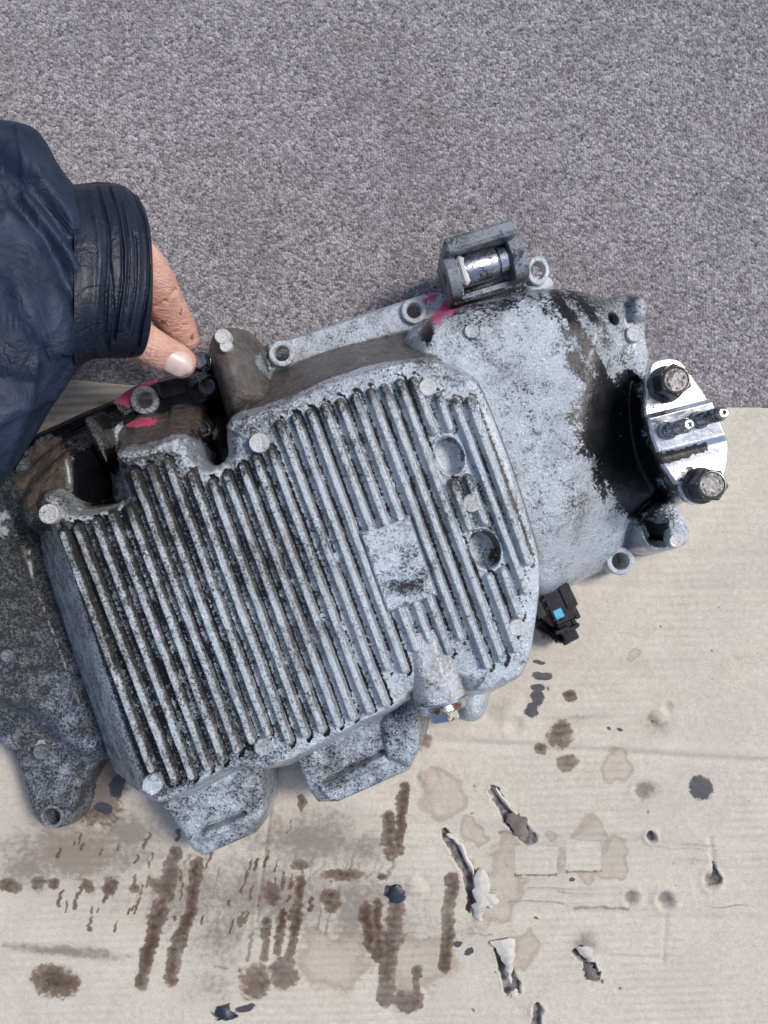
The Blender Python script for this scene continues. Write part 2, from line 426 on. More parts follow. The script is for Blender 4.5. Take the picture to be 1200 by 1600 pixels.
M_PAPER = plain('torn_paper', (.52, .49, .45), .85, bump=.5, scale=350, var=.2)
M_PAPERDK = plain('torn_paper_core', (.16, .135, .125), .85, bump=.6, scale=300, var=.35)
M_FLAKE = plain('blue_black_rubber_scrap', (.03, .034, .055), .4, bump=.4, scale=300)

# ------------------------------------------------------------------ the carpet
def build_carpet():
    xs = np.arange(-900, 901, 12.0); X, Y = np.meshgrid(xs, xs)
    Z = fbm(X, Y, 260, 3, 5) * 1.6 - .8
    o = grid_mesh('carpet', X, Y, Z, np.ones(X.shape, bool), M_CARPET)
    tag(o, 'speckled grey brown short pile carpet under everything', kind='structure')
build_carpet()

# ------------------------------------------------------------------ the cardboard sheet
CZ = 4.0
card = empty('cardboard_sheet', (0, 0, 0))
tag(card, 'flattened beige cardboard sheet with oil stains and torn gouges on the carpet', 'cardboard')
def build_card():
    st = .7
    X, Y = np.meshgrid(np.arange(-330, 331, st), np.arange(-400, 92, st))
    PX, PY = to_px(X, Y, CZ)
    wx = fbm(X, Y, 14, 4, 3) * 26; wy = fbm(X, Y, 14, 4, 9) * 26
    QX, QY = PX + wx * .5 + 4 * (vnoise(Y / 2.3, X / 60, 12) - .5) + 2 * (vnoise(Y / .9, X / 25, 13) - .5), PY + wy * .5
    z0 = {k: np.zeros(X.shape) for k in ('stain', 'ink', 'smudge', 'tear', 'wash')}
    def put(k, q, top=1.0): z0[k] = np.maximum(z0[k], np.clip(.97 - .5 * q, 0, 1) * top)
    def blob(k, cx, cy, rx, ry, rot=0., top=1., x=QX, y=QY):
        c, s = math.cos(rot), math.sin(rot)
        u, v = (x - cx) * c + (y - cy) * s, -(x - cx) * s + (y - cy) * c
        put(k, np.hypot(u / rx, v / ry), top)
    def streak(k, pts, wd, top=1.):
        put(k, dline(QX, QY, pts) / wd, top)
    # brown wet oil runs
    for pts, wd in (([(272, 1335), (250, 1420), (222, 1535)], 12), ([(308, 1350), (298, 1420), (264, 1535)], 11),
                    ([(470, 1375), (462, 1440), (450, 1500)], 8), ([(442, 1425), (432, 1490)], 7), ([(418, 1440), (412, 1500)], 7),
                    ([(632, 1228), (622, 1330)], 9), ([(606, 1275), (612, 1335)], 11), ([(705, 1372), (702, 1420), (694, 1512)], 11),
                    ([(573, 1420), (578, 1478)], 11), ([(592, 1415), (590, 1495)], 9), ([(620, 1420), (612, 1480), (602, 1560)], 14), ([(652, 1515), (652, 1560)], 6),
                    ([(488, 1405), (483, 1420)], 5)):
        streak('stain', pts, wd)
    for b in ((85, 1532, 38, 24, .1), (398, 1535, 26, 28, 0), (445, 1522, 21, 26, 0), (612, 1465, 22, 22, 0), (640, 1562, 24, 19, 0),
              (518, 1406, 16, 17, 0), (876, 1146, 22, 25, .2), (886, 1195, 17, 15, 0), (848, 1166, 12, 10, 0), (660, 1157, 15, 16, 0),
              (150, 1240, 36, 50, -.2), (172, 1215, 34, 40, 0), (140, 1265, 26, 26, 0), (545, 1368, 26, 10, .1), (865, 985, 20, 20, 0), (20, 1385, 18, 12, .2), (540, 1366, 40, 9, .05),
              (172, 1383, 12, 15, .3), (136, 1384, 10, 10, 0), (242, 1384, 11, 12, 0), (208, 1390, 8, 9, 0), (62, 1378, 11, 12, 0), (86, 1380, 9, 10, 0),
              (470, 1252, 7, 14, .1), (472, 1352, 16, 9, 0), (425, 1395, 14, 20, 0), (545, 1200, 10, 14, 0), (520, 1210, 9, 12, 0), (600, 1370, 8, 8, 0), (890, 1085, 10, 9, 0)):
        blob('stain', *b)
    rng = np.random.default_rng(4)
    for _ in range(70):                                    # fine drips below the sump
        cx, cy = rng.uniform(90, 480), rng.uniform(1275, 1450)
        L = rng.uniform(3, 22); put('stain', dseg(QX, QY, (cx, cy), (cx - .28 * L, cy + L))[0] / rng.uniform(1.6, 4.2), .8)
    for _ in range(36):
        blob('stain', rng.uniform(400, 1180), rng.uniform(950, 1590), rng.uniform(1.5, 5), rng.uniform(1.5, 5), 0, .8)
    # dark blue-black drops
    for b in ((1096, 1230, 17, 18, 0), (832, 1110, 10, 12, 0), (838, 1092, 11, 14, .1), (840, 1076, 11, 7, 0), (828, 1116, 10, 7, 0), (848, 1058, 16, 7, 0),
              (845, 1036, 12, 3, 0), (182, 1228, 12, 20, 0), (160, 1262, 16, 9, .2), (352, 1583, 24, 8, .2), (386, 1574, 16, 6, -.2), (1015, 1308, 5, 9, 0), (950, 1140, 3, 3, 0), (967, 1140, 5, 3, 0),
              (893, 1374, 4, 3, 0), (620, 1396, 12, 13, .3), (607, 1394, 5, 9, 0), (716, 1478, 7, 5, 0), (735, 1490, 6, 6, 0)):
        blob('ink', *b)
    blob('ink', 848, 1057, 17, 16, 0, .46)
    # grey brown smears
    for b in ((420, 1400, 150, 60, .05, .9), (480, 1310, 110, 50, 0, .9), (120, 1330, 150, 55, 0, .9), (300, 1400, 120, 70, 0, .8), (560, 1420, 90, 90, 0, .8), (200, 1300, 60, 40, 0, .9), (50, 1355, 60, 40, 0, .85), (340, 1460, 80, 60, 0, .7), (100, 1485, 90, 10, .08, .95),
              (330, 1540, 60, 40, 0, .6), (560, 1330, 70, 50, 0, .75), (905, 1120, 60, 14, 0, .6), (850, 1340, 110, 46, 0, .62), (640, 1445, 80, 90, 0, .55), (735, 1460, 60, 60, 0, .5),
              (1090, 1345, 60, 10, 0, .5), (915, 1475, 24, 24, 0, .85), (1025, 1130, 30, 25, .4, .7), (790, 1100, 26, 40, .3, .6), (1020, 1235, 26, 20, 0, .6)):
        blob('smudge', *b)
    for k in range(46):                                    # crosswise rubbing marks
        cx, cy = rng.uniform(280, 620), rng.uniform(1300, 1460); L = rng.uniform(10, 50)
        put('smudge', dseg(QX, QY, (cx, cy), (cx - .26 * L, cy + L))[0] / rng.uniform(2, 5), rng.uniform(.6, .95))
    for k in range(20):
        cx, cy = rng.uniform(280, 1150), rng.uniform(1290, 1560); L = rng.uniform(20, 90)
        put('smudge', dseg(QX, QY, (cx, cy), (cx + L, cy + .05 * L))[0] / rng.uniform(1.5, 4), rng.uniform(.45, .8))
    # dried tide marks
    for b in ((690, 1245, 36, 40, .5), (790, 1360, 26, 60, .1), (765, 1400, 30, 44, 0), (960, 1200, 22, 26, 0), (740, 1300, 16, 22, -.6), (818, 1485, 24, 26, 0), (862, 1310, 12, 14, 0),
              (920, 1340, 22, 60, 0), (954, 1345, 18, 32, 0), (120, 1320, 60, 40, 0), (520, 1500, 60, 50, 0), (660, 1505, 60, 40, 0), (995, 1030, 16, 10, 0), (735, 1345, 10, 10, 0), (930, 1300, 8, 8, 0)):
        blob('wash', *b, 1., PX + wx * 1.7, PY + wy * 1.7)
    for cx, cy, hx, hy in ((838, 1346, 32, 22), (912, 1338, 26, 24)):   # two clean squares where something lay
        d = np.maximum(np.abs(PX - cx - wx * .15) - hx, np.abs(PY - cy - wy * .15) - hy); m = sstep(-3, 3, d)
        for k in ('wash', 'smudge', 'stain'): z0[k] *= m
        z0['stain'] = np.maximum(z0['stain'], np.clip(.75 - np.abs(d) * .16, 0, .5) * (PY > cy + hy - 4))
    # relief: flute ripples, soft folds, dents, gouges
    Z = np.full(X.shape, CZ) + fbm(X, Y, 60, 3, 21) * 1.0
    Z += .20 * np.sin((Y - .03 * X) / 4.6 * 2 * math.pi + fbm(X, Y, 40, 2, 8) * 3) * sstep(-.15, .25, fbm(X, Y, 60, 2, 31))
    for (xa, ya), (xb, yb), amp, wd in (((850, 870), (1300, 868), -.5, 7), ((820, 912), (1300, 926), -.6, 6), ((800, 1030), (1300, 1014), .4, 14), ((640, 1143), (1300, 1186), .9, 9), ((640, 1155), (1300, 1198), -.7, 6),
                                     ((560, 1262), (1110, 1312), .7, 11), ((1110, 1312), (1300, 1322), -.7, 6), ((700, 1378), (1300, 1395), .6, 10), ((640, 1412), (1300, 1448), -.6, 9), ((-80, 1300), (560, 1300), .6, 16),
                                     ((-80, 1480), (600, 1430), .6, 14), ((900, 1490), (1036, 1500), -.7, 4), ((1040, 1430), (1036, 1500), -.6, 4), ((1110, 1312), (1117, 1375), -.9, 4), ((900, 1252), (1000, 1252), -.4, 3),
                                     ((382, 1465), (505, 1350), -.9, 3), ((400, 1440), (425, 1240), -.7, 3)):
        d, t = dseg(PX, PY, (xa, ya), (xb, yb)); Z += amp * np.exp(-(d / wd) ** 2) * (.6 + 1.2 * (fbm(X, Y, 30, 2, 77) + .3))
    for cx, cy, r, amp in ((985, 1405, 11, -1.4), (1040, 1407, 13, -2.0), (650, 1386, 13, 1.3), (665, 1216, 11, 1.2), (1015, 1310, 8, -2.6), (1112, 1374, 12, -1.6), (838, 1580, 9, -2.4), (1005, 1237, 14, -1.2), (1030, 1120, 12, 1.2),
                           (790, 1105, 20, 1.2), (800, 1135, 12, -1.), (1040, 1105, 8, -.9), (640, 1560, 22, 1.5), (445, 1505, 16, .8)):
        d = np.hypot(QX - cx, QY - cy) / r; Z += amp * np.exp(-d ** 2.4); Z -= .35 * amp * np.exp(-((d - 1.4) / .45) ** 2)
        if amp < -1.1: z0['smudge'] = np.maximum(z0['smudge'], np.clip(1.1 - .6 * d, 0, 1))
    def gouge(pts, widths, depth):
        dd = np.full(X.shape, 1e9); ww = np.ones(X.shape)
        for i in range(len(pts) - 1):
            d, t = dseg(QX, QY, pts[i], pts[i + 1]); wdt = widths[i] * (1 - t) + widths[i + 1] * t
            m = d / wdt < dd / ww; dd = np.where(m, d, dd); ww = np.where(m, wdt, ww)
        q = dd / ww + 1.1 * fbm(X, Y, 4.5, 4, 57)
        nonlocal Z
        Z -= depth * sstep(1.15, .75, q) * (.7 + .8 * (fbm(X, Y, 5, 3, 55) + .25)); Z += .35 * np.exp(-((q - 1.35) / .3) ** 2) * (fbm(X, Y, 6, 2, 91) > -.05)
        z0['tear'] = np.maximum(z0['tear'], np.clip(.97 - .5 * q, 0, 1))
        for k in ('stain', 'wash'): z0[k] *= sstep(.7, 1.3, q)
    gouge([(768, 1232), (785, 1260), (806, 1292), (822, 1308)], [6, 8, 11, 12], 2.8)
    gouge([(693, 1300), (712, 1325), (730, 1362), (736, 1400), (734, 1425)], [4, 9, 11, 9, 3], 3.0)
    gouge([(777, 1488), (792, 1515), (803, 1548)], [4, 9, 9], 3.0)
    gouge([(903, 1482), (918, 1500), (930, 1524)], [7, 11, 8], 3.0)
    gouge([(1113, 1376), (1120, 1372), (1117, 1345)], [7, 7, 1.5], 1.6)
    gouge([(838, 1572), (838, 1610)], [5, 8], 2.6)
    edge = wpoly([(-500, 590), (60, 590), (118, 593), (215, 602), (330, 608), (700, 625), (1000, 634), (1200, 635), (1800, 640), (1800, 2100), (-500, 2100)], CZ, 0)
    d = sdf_box(X, Y, edge, 60) + .9 * fbm(X, Y, 30, 4, 66)
    lift = np.exp(-((PX - 150) / 120) ** 2) * sstep(60, 0, PY - 594)       # the left top edge curls up a little
    Z += lift * 2.2
    Z = np.maximum(Z, .5); Z = np.where(d > -.9, np.where(d > -.25, -.3, Z - .5), Z)
    z0['tear'] = np.where((d > -.5), 1., z0['tear'])
    grid_mesh('sheet', X, Y, Z, (d < .5), M_CARD, card, z0)
build_card()
def torn_flap(pts, zs, mat, th=.4, seed=0):
    """curled ragged scrap of liner paper: rows of px points (left, right) with heights"""
    rng = np.random.default_rng(seed); n0 = len(pts); n = (n0 - 1) * 4 + 1; m = 8
    rows = []
    for i in range(n):
        t = i / 4; k = min(int(t), n0 - 2); f_ = t - k
        L = np.array(pts[k][0]) * (1 - f_) + np.array(pts[k + 1][0]) * f_; Rr = np.array(pts[k][1]) * (1 - f_) + np.array(pts[k + 1][1]) * f_
        zz = np.array(zs[k]) * (1 - f_) + np.array(zs[k + 1]) * f_
        e_ = Rr - L; rows.append((L + e_ * rng.uniform(-.28, .18) + rng.uniform(-1.5, 1.5, 2), Rr + e_ * rng.uniform(-.2, .3) + rng.uniform(-1.5, 1.5, 2), zz))
    v, f = [], []
    for lay in (0, -th):
        for i, (L, Rr, zz) in enumerate(rows):
            for k in range(m + 1):
                t = k / m; q = P(*(L * (1 - t) + Rr * t), CZ)
                cx_, cy_ = q
                v.append([cx_, cy_, zz[0] * (1 - t) + zz[1] * t + 1.0 * math.sin(t * math.pi) + 1.6 * float(fbm(np.array([cx_]), np.array([cy_]), 3.5, 3, 200 + seed)[0]) + lay])
    o = n * (m + 1)
    for i in range(n - 1):
        for k in range(m):
            a_ = i * (m + 1) + k; f.append((a_, a_ + 1, a_ + m + 2, a_ + m + 1)); f.append((o + a_, o + a_ + m + 1, o + a_ + m + 2, o + a_ + 1))
    for i in range(n - 1):
        for k in (0, m):
            a_ = i * (m + 1) + k; f.append((a_, a_ + m + 1, o + a_ + m + 1, o + a_))
    for k in range(m):
        for a_ in (k, (n - 1) * (m + 1) + k): f.append((a_, a_ + 1, o + a_ + 1, o + a_))
    mk('torn_flap', v, f, mat, card, sharp=60)
torn_flap([((738, 1432), (752, 1437)), ((740, 1405), (760, 1412)), ((743, 1375), (762, 1385)), ((748, 1354), (758, 1357))], [(4.5, 5), (6.5, 7), (7, 6), (5, 4.6)], M_PAPER, seed=1)
torn_flap([((770, 1468), (800, 1462)), ((782, 1490), (801, 1485)), ((790, 1510), (800, 1508)), ((796, 1535), (799, 1532))], [(4.4, 5), (6.5, 6.5), (7, 6), (5, 4.6)], M_PAPER, seed=2)
torn_flap([((757, 1392), (776, 1396)), ((756, 1408), (774, 1410)), ((762, 1418), (768, 1418))], [(4.6, 5), (6, 5.5), (4.6, 4.6)], M_PAPER, seed=3)
torn_flap([((788, 1270), (806, 1268)), ((796, 1285), (818, 1280)), ((810, 1308), (830, 1298))], [(4, 4.8), (5.6, 6), (4.6, 4.6)], M_PAPERDK, seed=4)
torn_flap([((900, 1478), (918, 1478)), ((908, 1492), (926, 1490)), ((922, 1502), (930, 1500))], [(4, 4.6), (6, 6.5), (4.6, 4.6)], M_PAPER, seed=5)
torn_flap([((912, 1505), (926, 1506)), ((914, 1522), (933, 1524)), ((918, 1530), (932, 1530))], [(4, 4.4), (5.5, 5), (4.6, 4.4)], M_PAPERDK, seed=6)
torn_flap([((697, 1302), (703, 1300)), ((716, 1322), (722, 1320)), ((736, 1362), (741, 1358)), ((742, 1392), (745, 1390))], [(3.8, 4.4), (3.8, 4.7), (3.8, 4.7), (3.8, 4.3)], M_PAPER, .25, seed=11)
torn_flap([((772, 1232), (776, 1230)), ((790, 1258), (795, 1256)), ((812, 1284), (818, 1280))], [(3.8, 4.3), (3.8, 4.6), (3.8, 4.3)], M_PAPER, .25, seed=12)
torn_flap([((926, 1500), (930, 1498)), ((934, 1520), (938, 1516))], [(4.2, 5), (4.2, 5.2)], M_PAPER, seed=14)
torn_flap([((795, 1545), (806, 1540)), ((798, 1555), (808, 1552))], [(5.5, 5.8), (6, 5)], M_PAPER, seed=7)
torn_flap([((340, 1572), (356, 1568)), ((345, 1590), (365, 1582)), ((360, 1592), (372, 1586))], [(4.6, 5), (6, 5.5), (4.6, 4.6)], M_FLAKE, seed=8)
torn_flap([((607, 1386), (620, 1380)), ((610, 1404), (630, 1394)), ((622, 1412), (634, 1402))], [(4.6, 5), (6.5, 6), (4.8, 4.8)], M_FLAKE, seed=9)

# ------------------------------------------------------------------ the gearbox casing
box = empty('gearbox_casing', (0, 0, .0))
tag(box, 'oily cast aluminium gearbox casing with ribbed sump cover, held over the cardboard', 'gearbox casing')

PAN = [(84, 832), (70, 800), (60, 782), (82, 770), (100, 806), (140, 803), (186, 792), (192, 770), (178, 742), (172, 722), (182, 704), (215, 706), (252, 696), (272, 684), (284, 690),
       (296, 722), (318, 738), (344, 730), (354, 705), (347, 672), (365, 655), (420, 640), (470, 622), (500, 606), (560, 584), (620, 568), (672, 562), (694, 574), (730, 590), (750, 604),
       (768, 648), (800, 730), (838, 850), (846, 900), (836, 985), (824, 1050), (790, 1068), (748, 1083), (738, 1062), (712, 1052), (640, 1078), (630, 1098), (560, 1132), (500, 1164), (440, 1196), (400, 1204), (384, 1196),
       (350, 1204), (300, 1232), (256, 1256), (228, 1250), (212, 1222), (180, 1130), (140, 1010), (105, 900)]
RIBS = [((95, 835), (234, 1205)), ((117, 825), (270, 1220)), ((146, 816), (297, 1216)), ((172, 806), (322, 1203)), ((200, 797), (345, 1190)), ((206, 739), (368, 1174)),
        ((232, 731), (392, 1160)), ((259, 721), (416, 1148)), ((296, 742), (450, 1160)), ((329, 754), (476, 1150)), ((352, 744), (502, 1142)), ((377, 730), (527, 1133)),
        ((397, 714), (551, 1123)), ((422, 705), (576, 1113)), ((435, 661), (601, 1101)), ((460, 652), (606, 1045)), ((484, 644), (632, 1048)), ((507, 635), (650, 1014)),
        ((531, 627), (672, 1002)), ((555, 619), (702, 1019)), ((579, 611), (721, 997)), ((601, 604), (762, 1041)), ((625, 596), (785, 1031)),
        ((647, 593), (679, 673)), ((686, 618), (704, 668)), ((712, 627), (822, 923)), ((735, 625), (826, 878)), ((708, 755), (734, 824)), ((732, 747), (759, 816)),
        ((765, 903), (807, 1016)), ((787, 893), (812, 962))]
PAN_W = wpoly(PAN, 80, 1)
def dirt_field(PX, PY):
    """how grimy the casing is, in the photo's own left-to-right order"""
    return np.clip(.95 - (PX - 80) / 560, .02, 1.) + .25 * np.exp(-((PX - 690) / 60) ** 2 - ((PY - 545) / 40) ** 2)

def build_housing():
    st = .55
    X, Y = np.meshgrid(np.arange(-262, 182, st), np.arange(-192, 152, st))
    Z = np.full(X.shape, -30.)
    def feat(pts, z, r=2., k=5., s=3., it=2, zf=None):
        nonlocal Z
        poly = wpoly(pts, z, it); d = sdf_box(X, Y, poly, (z + 8) / k + r + 3)
        zz = (zf if zf is not None else z) - k * ramp(d, r)
        zz = np.where(d > 900, -200., zz)
        Z = smax(Z, zz, s)
    def cut(pts, z, floor, k=5., r=1.5, s=1.5, it=2):
        nonlocal Z
        poly = wpoly(pts, z, it); d = sdf_box(X, Y, poly, 30)
        zz = floor + k * ramp(d + r, r); zz = np.where(d > 900, 500., zz)
        Z = smin(Z, zz, s)
    PX0, PY0 = to_px(X, Y, 40.)
    # mating flange along the top
    feat([(20, 690), (70, 668), (130, 640), (178, 622), (200, 602), (250, 588), (300, 583), (330, 572), (390, 550), (425, 530), (450, 527), (520, 503), (625, 468), (655, 458), (690, 452), (720, 450), (830, 440),
          (860, 450), (720, 512), (660, 512), (640, 516), (560, 540), (470, 566), (455, 574), (420, 582), (360, 610), (290, 650), (200, 660), (120, 675), (60, 720), (20, 740)], 26, 1.5, 7, 2)
    # cast block at the far left and its pocket
    feat([(10, 770), (34, 735), (80, 690), (150, 655), (290, 640), (340, 640), (345, 700), (200, 800), (60, 810), (20, 800)], 34, 3, 5, 3)
    feat([(22, 785), (40, 755), (96, 698), (112, 712), (120, 780), (90, 800), (60, 815), (36, 830)], 66, 3, 4.5, 4)
    feat([(122, 652), (138, 648), (165, 700), (172, 728), (158, 728), (140, 690)], 52, 2, 6, 3)
    # left plate with its ear
    feat([(-70, 800), (20, 800), (60, 900), (120, 1050), (170, 1180), (140, 1192), (118, 1214), (116, 1262), (104, 1290), (84, 1302), (60, 1296), (44, 1272), (30, 1215), (16, 1180), (-10, 1160), (-70, 1140)], 26, 2, 5, 2)
    feat([(-70, 730), (30, 735), (40, 780), (60, 900), (110, 1040), (160, 1170), (120, 1180), (60, 1110), (-70, 1080)], 33, 4, 2.2, 9)
    feat([(84, 1212), (150, 1185), (134, 1222), (112, 1250), (100, 1240)], 24, 1.2, 7, 1.5)
    # sump body below the cover, drafted walls
    # lower tongues
    feat([(250, 1262), (282, 1300), (300, 1332), (318, 1340), (398, 1305), (412, 1268), (412, 1190), (330, 1190)], 38, .8, 9, 1.0, 0)
    feat([(470, 1150), (462, 1188), (480, 1236), (496, 1256), (528, 1256), (640, 1206), (656, 1172), (652, 1130), (636, 1080)], 46, .8, 9, 1.0, 0)
    feat([(596, 1130), (640, 1085), (655, 1128), (656, 1168), (640, 1200), (604, 1186)], 50, 1.0, 6, 1.5, 0)
    feat([(716, 1090), (716, 1125), (730, 1137), (752, 1136), (766, 1118), (766, 1070), (740, 1050)], 54, 4, 6, 2)
    # bell housing: a low dome that falls away to the right
    zb = 64 - 22 * sstep(880, 1015, PX0 + .22 * (PY0 - 650)) - 16 * sstep(780, 930, PY0 + .1 * (PX0 - 900)) - 9 * sstep(540, 430, PY0) + 1.2 * fbm(X, Y, 40, 3, 2)
    feat([(640, 540), (668, 505), (720, 478), (800, 458), (868, 444), (920, 452), (960, 468), (985, 500), (1002, 560), (1015, 610), (1030, 700), (1050, 760), (1040, 792), (1005, 820), (1002, 858), (985, 890), (945, 908),
          (900, 926), (868, 936), (840, 932), (800, 900), (700, 800)], 52, 5, 4.5, 3, zf=zb)
    feat([(938, 480), (955, 462), (985, 454), (1008, 458), (1016, 476), (1012, 520), (1022, 560), (1012, 588), (985, 590), (962, 550)], 50, 2, 6, 3)
    feat([(990, 458), (1008, 458), (1018, 480), (1010, 498), (988, 496)], 57, 1.8, 6, 2)
    # column under the bracket
    feat([(1000, 610), (1030, 575), (1075, 590), (1105, 660), (1130, 720), (1110, 770), (1070, 775), (1030, 720)], 62, 3, 6, 5)
    # lower right lug
    feat([(1002, 800), (1040, 775), (1062, 790), (1082, 822), (1080, 850), (1060, 858), (1034, 862), (1012, 852)], 42, 1.2, 8, 2, 1)
    cut([(1006, 806), (1030, 812), (1034, 852), (1012, 846)], 36, 22, 4)
    # lug beside the fingers, with a rounded head
    feat([(312, 540), (318, 506), (342, 494), (366, 502), (378, 530), (398, 590), (414, 626), (352, 652), (338, 600)], 66, 5, 7, 3, zf=62 + 10 * sstep(500, 640, PY0))
    # slots on the tongues
    for a_, b_, z, up in (((314, 1300), (380, 1274), 38, 1), ((505, 1222), (598, 1178), 46, 1)):
        A, B = P(*a_, z), P(*b_, z); d, t = dseg(X, Y, A, B)
        nx, ny = -(B - A)[1], (B - A)[0]; L = math.hypot(nx, ny); side = ((X - A[0]) * nx + (Y - A[1]) * ny) / L
        Z -= 6.0 * np.exp(-(np.maximum(d - .9, 0) / .9) ** 2) * sstep(-1.2, .6, side); Z += 2.0 * np.exp(-(dseg(X, Y, A - np.array([0, 3.6]), B - np.array([0, 3.6]))[0] / 1.8) ** 2)
    # parting line and casting unevenness
    Z = Z + .35 * fbm(X, Y, 22, 3, 6) + .16 * fbm(X, Y, 3.2, 3, 16)
    # bores
    def bore(px, py, z, rad, floor=-40, k=9):
        nonlocal Z
        c = P(px, py, z); d = np.hypot(X - c[0], Y - c[1]); Z = np.minimum(Z, floor + k * 3 * np.maximum(d - rad + 2, 0) if floor > 0 else np.where(d < rad, floor, Z))
    for px, py, r in ((440, 552, 5.4), (647, 485, 5.2), (225, 625, 5.4)): bore(px, py, 27, r)
    bore(841, 422, 22, 5.0)
    bore(970, 877, 22, 5.6)
    bore(80, 1277, 26, 5.2, 14, 3)
    bore(1022, 842, 28, 2.6, 14, 3)
    bore(950, 505, 44, 3.0, 30, 3)
    bore(10, 1025, 32, 3.2, 28, 2)
    PX, PY = to_px(X, Y, Z)
    wx, wy = fbm(X, Y, 16, 4, 41) * 60, fbm(X, Y, 16, 4, 42) * 60
    QX, QY = PX + wx, PY + wy
    st_a, st_b = X * .53 - Y * .85, X * .85 + Y * .53            # along and across the oil smear
    smear = fbm(st_a * .16, st_b, 5, 4, 90)
    def inside(pts, soft, x=QX, y=QY):
        return sstep(soft, -soft, sdf(x, y, np.array(pts, float))) 
    oil = inside([(905, 612), (960, 585), (1005, 590), (1025, 700), (1060, 775), (1044, 806), (1004, 812), (975, 800), (948, 760), (925, 720), (900, 670)], 36) * 1.0
    oil = np.clip(oil + .9 * smear * (oil > .03), 0, 1)
    oil = np.maximum(oil, np.clip(.60 + 1.8 * smear, 0, 1.) * inside([(835, 452), (885, 440), (935, 475), (958, 540), (990, 610), (930, 670), (893, 600), (868, 520)], 34))
    oil = np.maximum(oil, .9 * inside([(122, 700), (180, 690), (192, 780), (150, 800), (110, 790)], 16))
    oil = np.maximum(oil, .95 * inside([(1006, 806), (1032, 812), (1036, 856), (1012, 850)], 4))
    oil = np.maximum(oil, .95 * inside([(60, 660), (180, 615), (200, 640), (290, 600), (345, 590), (350, 720), (280, 700), (200, 665), (170, 680), (70, 690), (20, 740), (0, 720)], 12) * (Z < 45))
    oil = np.maximum(oil, .9 * np.exp(-((PX - 668) / 14) ** 2 - ((PY - 520) / 22) ** 2))
    oil = np.maximum(oil, .8 * np.exp(-((PX - 737) / 18) ** 2 - ((PY - 517) / 18) ** 2))
    oil = np.maximum(oil, .5 * inside([(690, 440), (830, 425), (830, 470), (720, 500)], 10))
    brown = inside([(300, 500), (345, 480), (390, 510), (425, 580), (460, 575), (470, 620), (350, 670), (325, 600)], 8) * 1.05
    brown = np.maximum(brown, inside([(20, 790), (30, 740), (95, 690), (125, 700), (120, 790), (60, 800)], 10) * .8)
    pink = np.maximum.reduce([inside([(664, 516), (684, 478), (712, 458), (732, 470), (722, 490), (696, 516)], 7), .95 * inside([(620, 478), (655, 458), (695, 450), (690, 462), (640, 474)], 5),
                              1.15 * inside([(190, 622), (196, 604), (255, 582), (270, 594), (215, 626)], 6), .9 * inside([(180, 655), (215, 648), (250, 655), (258, 640), (264, 650), (240, 672), (205, 662)], 6)])
    foam = .5 * np.exp(-((PX - 62) / 30) ** 2 - ((PY - 1165) / 20) ** 2) + .55 * np.exp(-((PX - 10) / 30) ** 2 - ((PY - 820) / 40) ** 2)
    dirt = np.where(PX < 180, .66 + .25 * sstep(1250, 850, PY), .02) + .25 * sstep(860, 920, PX) * sstep(640, 560, PY) * sstep(985, 945, PX - .25 * (PY - 500)) + .2 * sstep(520, 470, PY) * (PX > 690)
    dirt = np.maximum(dirt, .12 + .22 * ((PY > 1080) & (PX < 700)))
    dirt = np.maximum(dirt, .75 * ((Z < 30) & (PX < 420) & (PY < 700)))
    fl = sdf(PX, PY, np.array([(60, 690), (60, 640), (180, 600), (330, 560), (430, 515), (640, 455), (700, 440), (700, 478), (640, 508), (430, 575), (330, 590), (200, 652)], float))
    zmin = np.where(fl < 14, 17.5, 3.5)
    grid_mesh('housing', X, Y, Z, Z > zmin, M_ALU, box, dict(oil=oil, brown=brown, pink=pink, foam=foam, dirt=dirt))
build_housing()

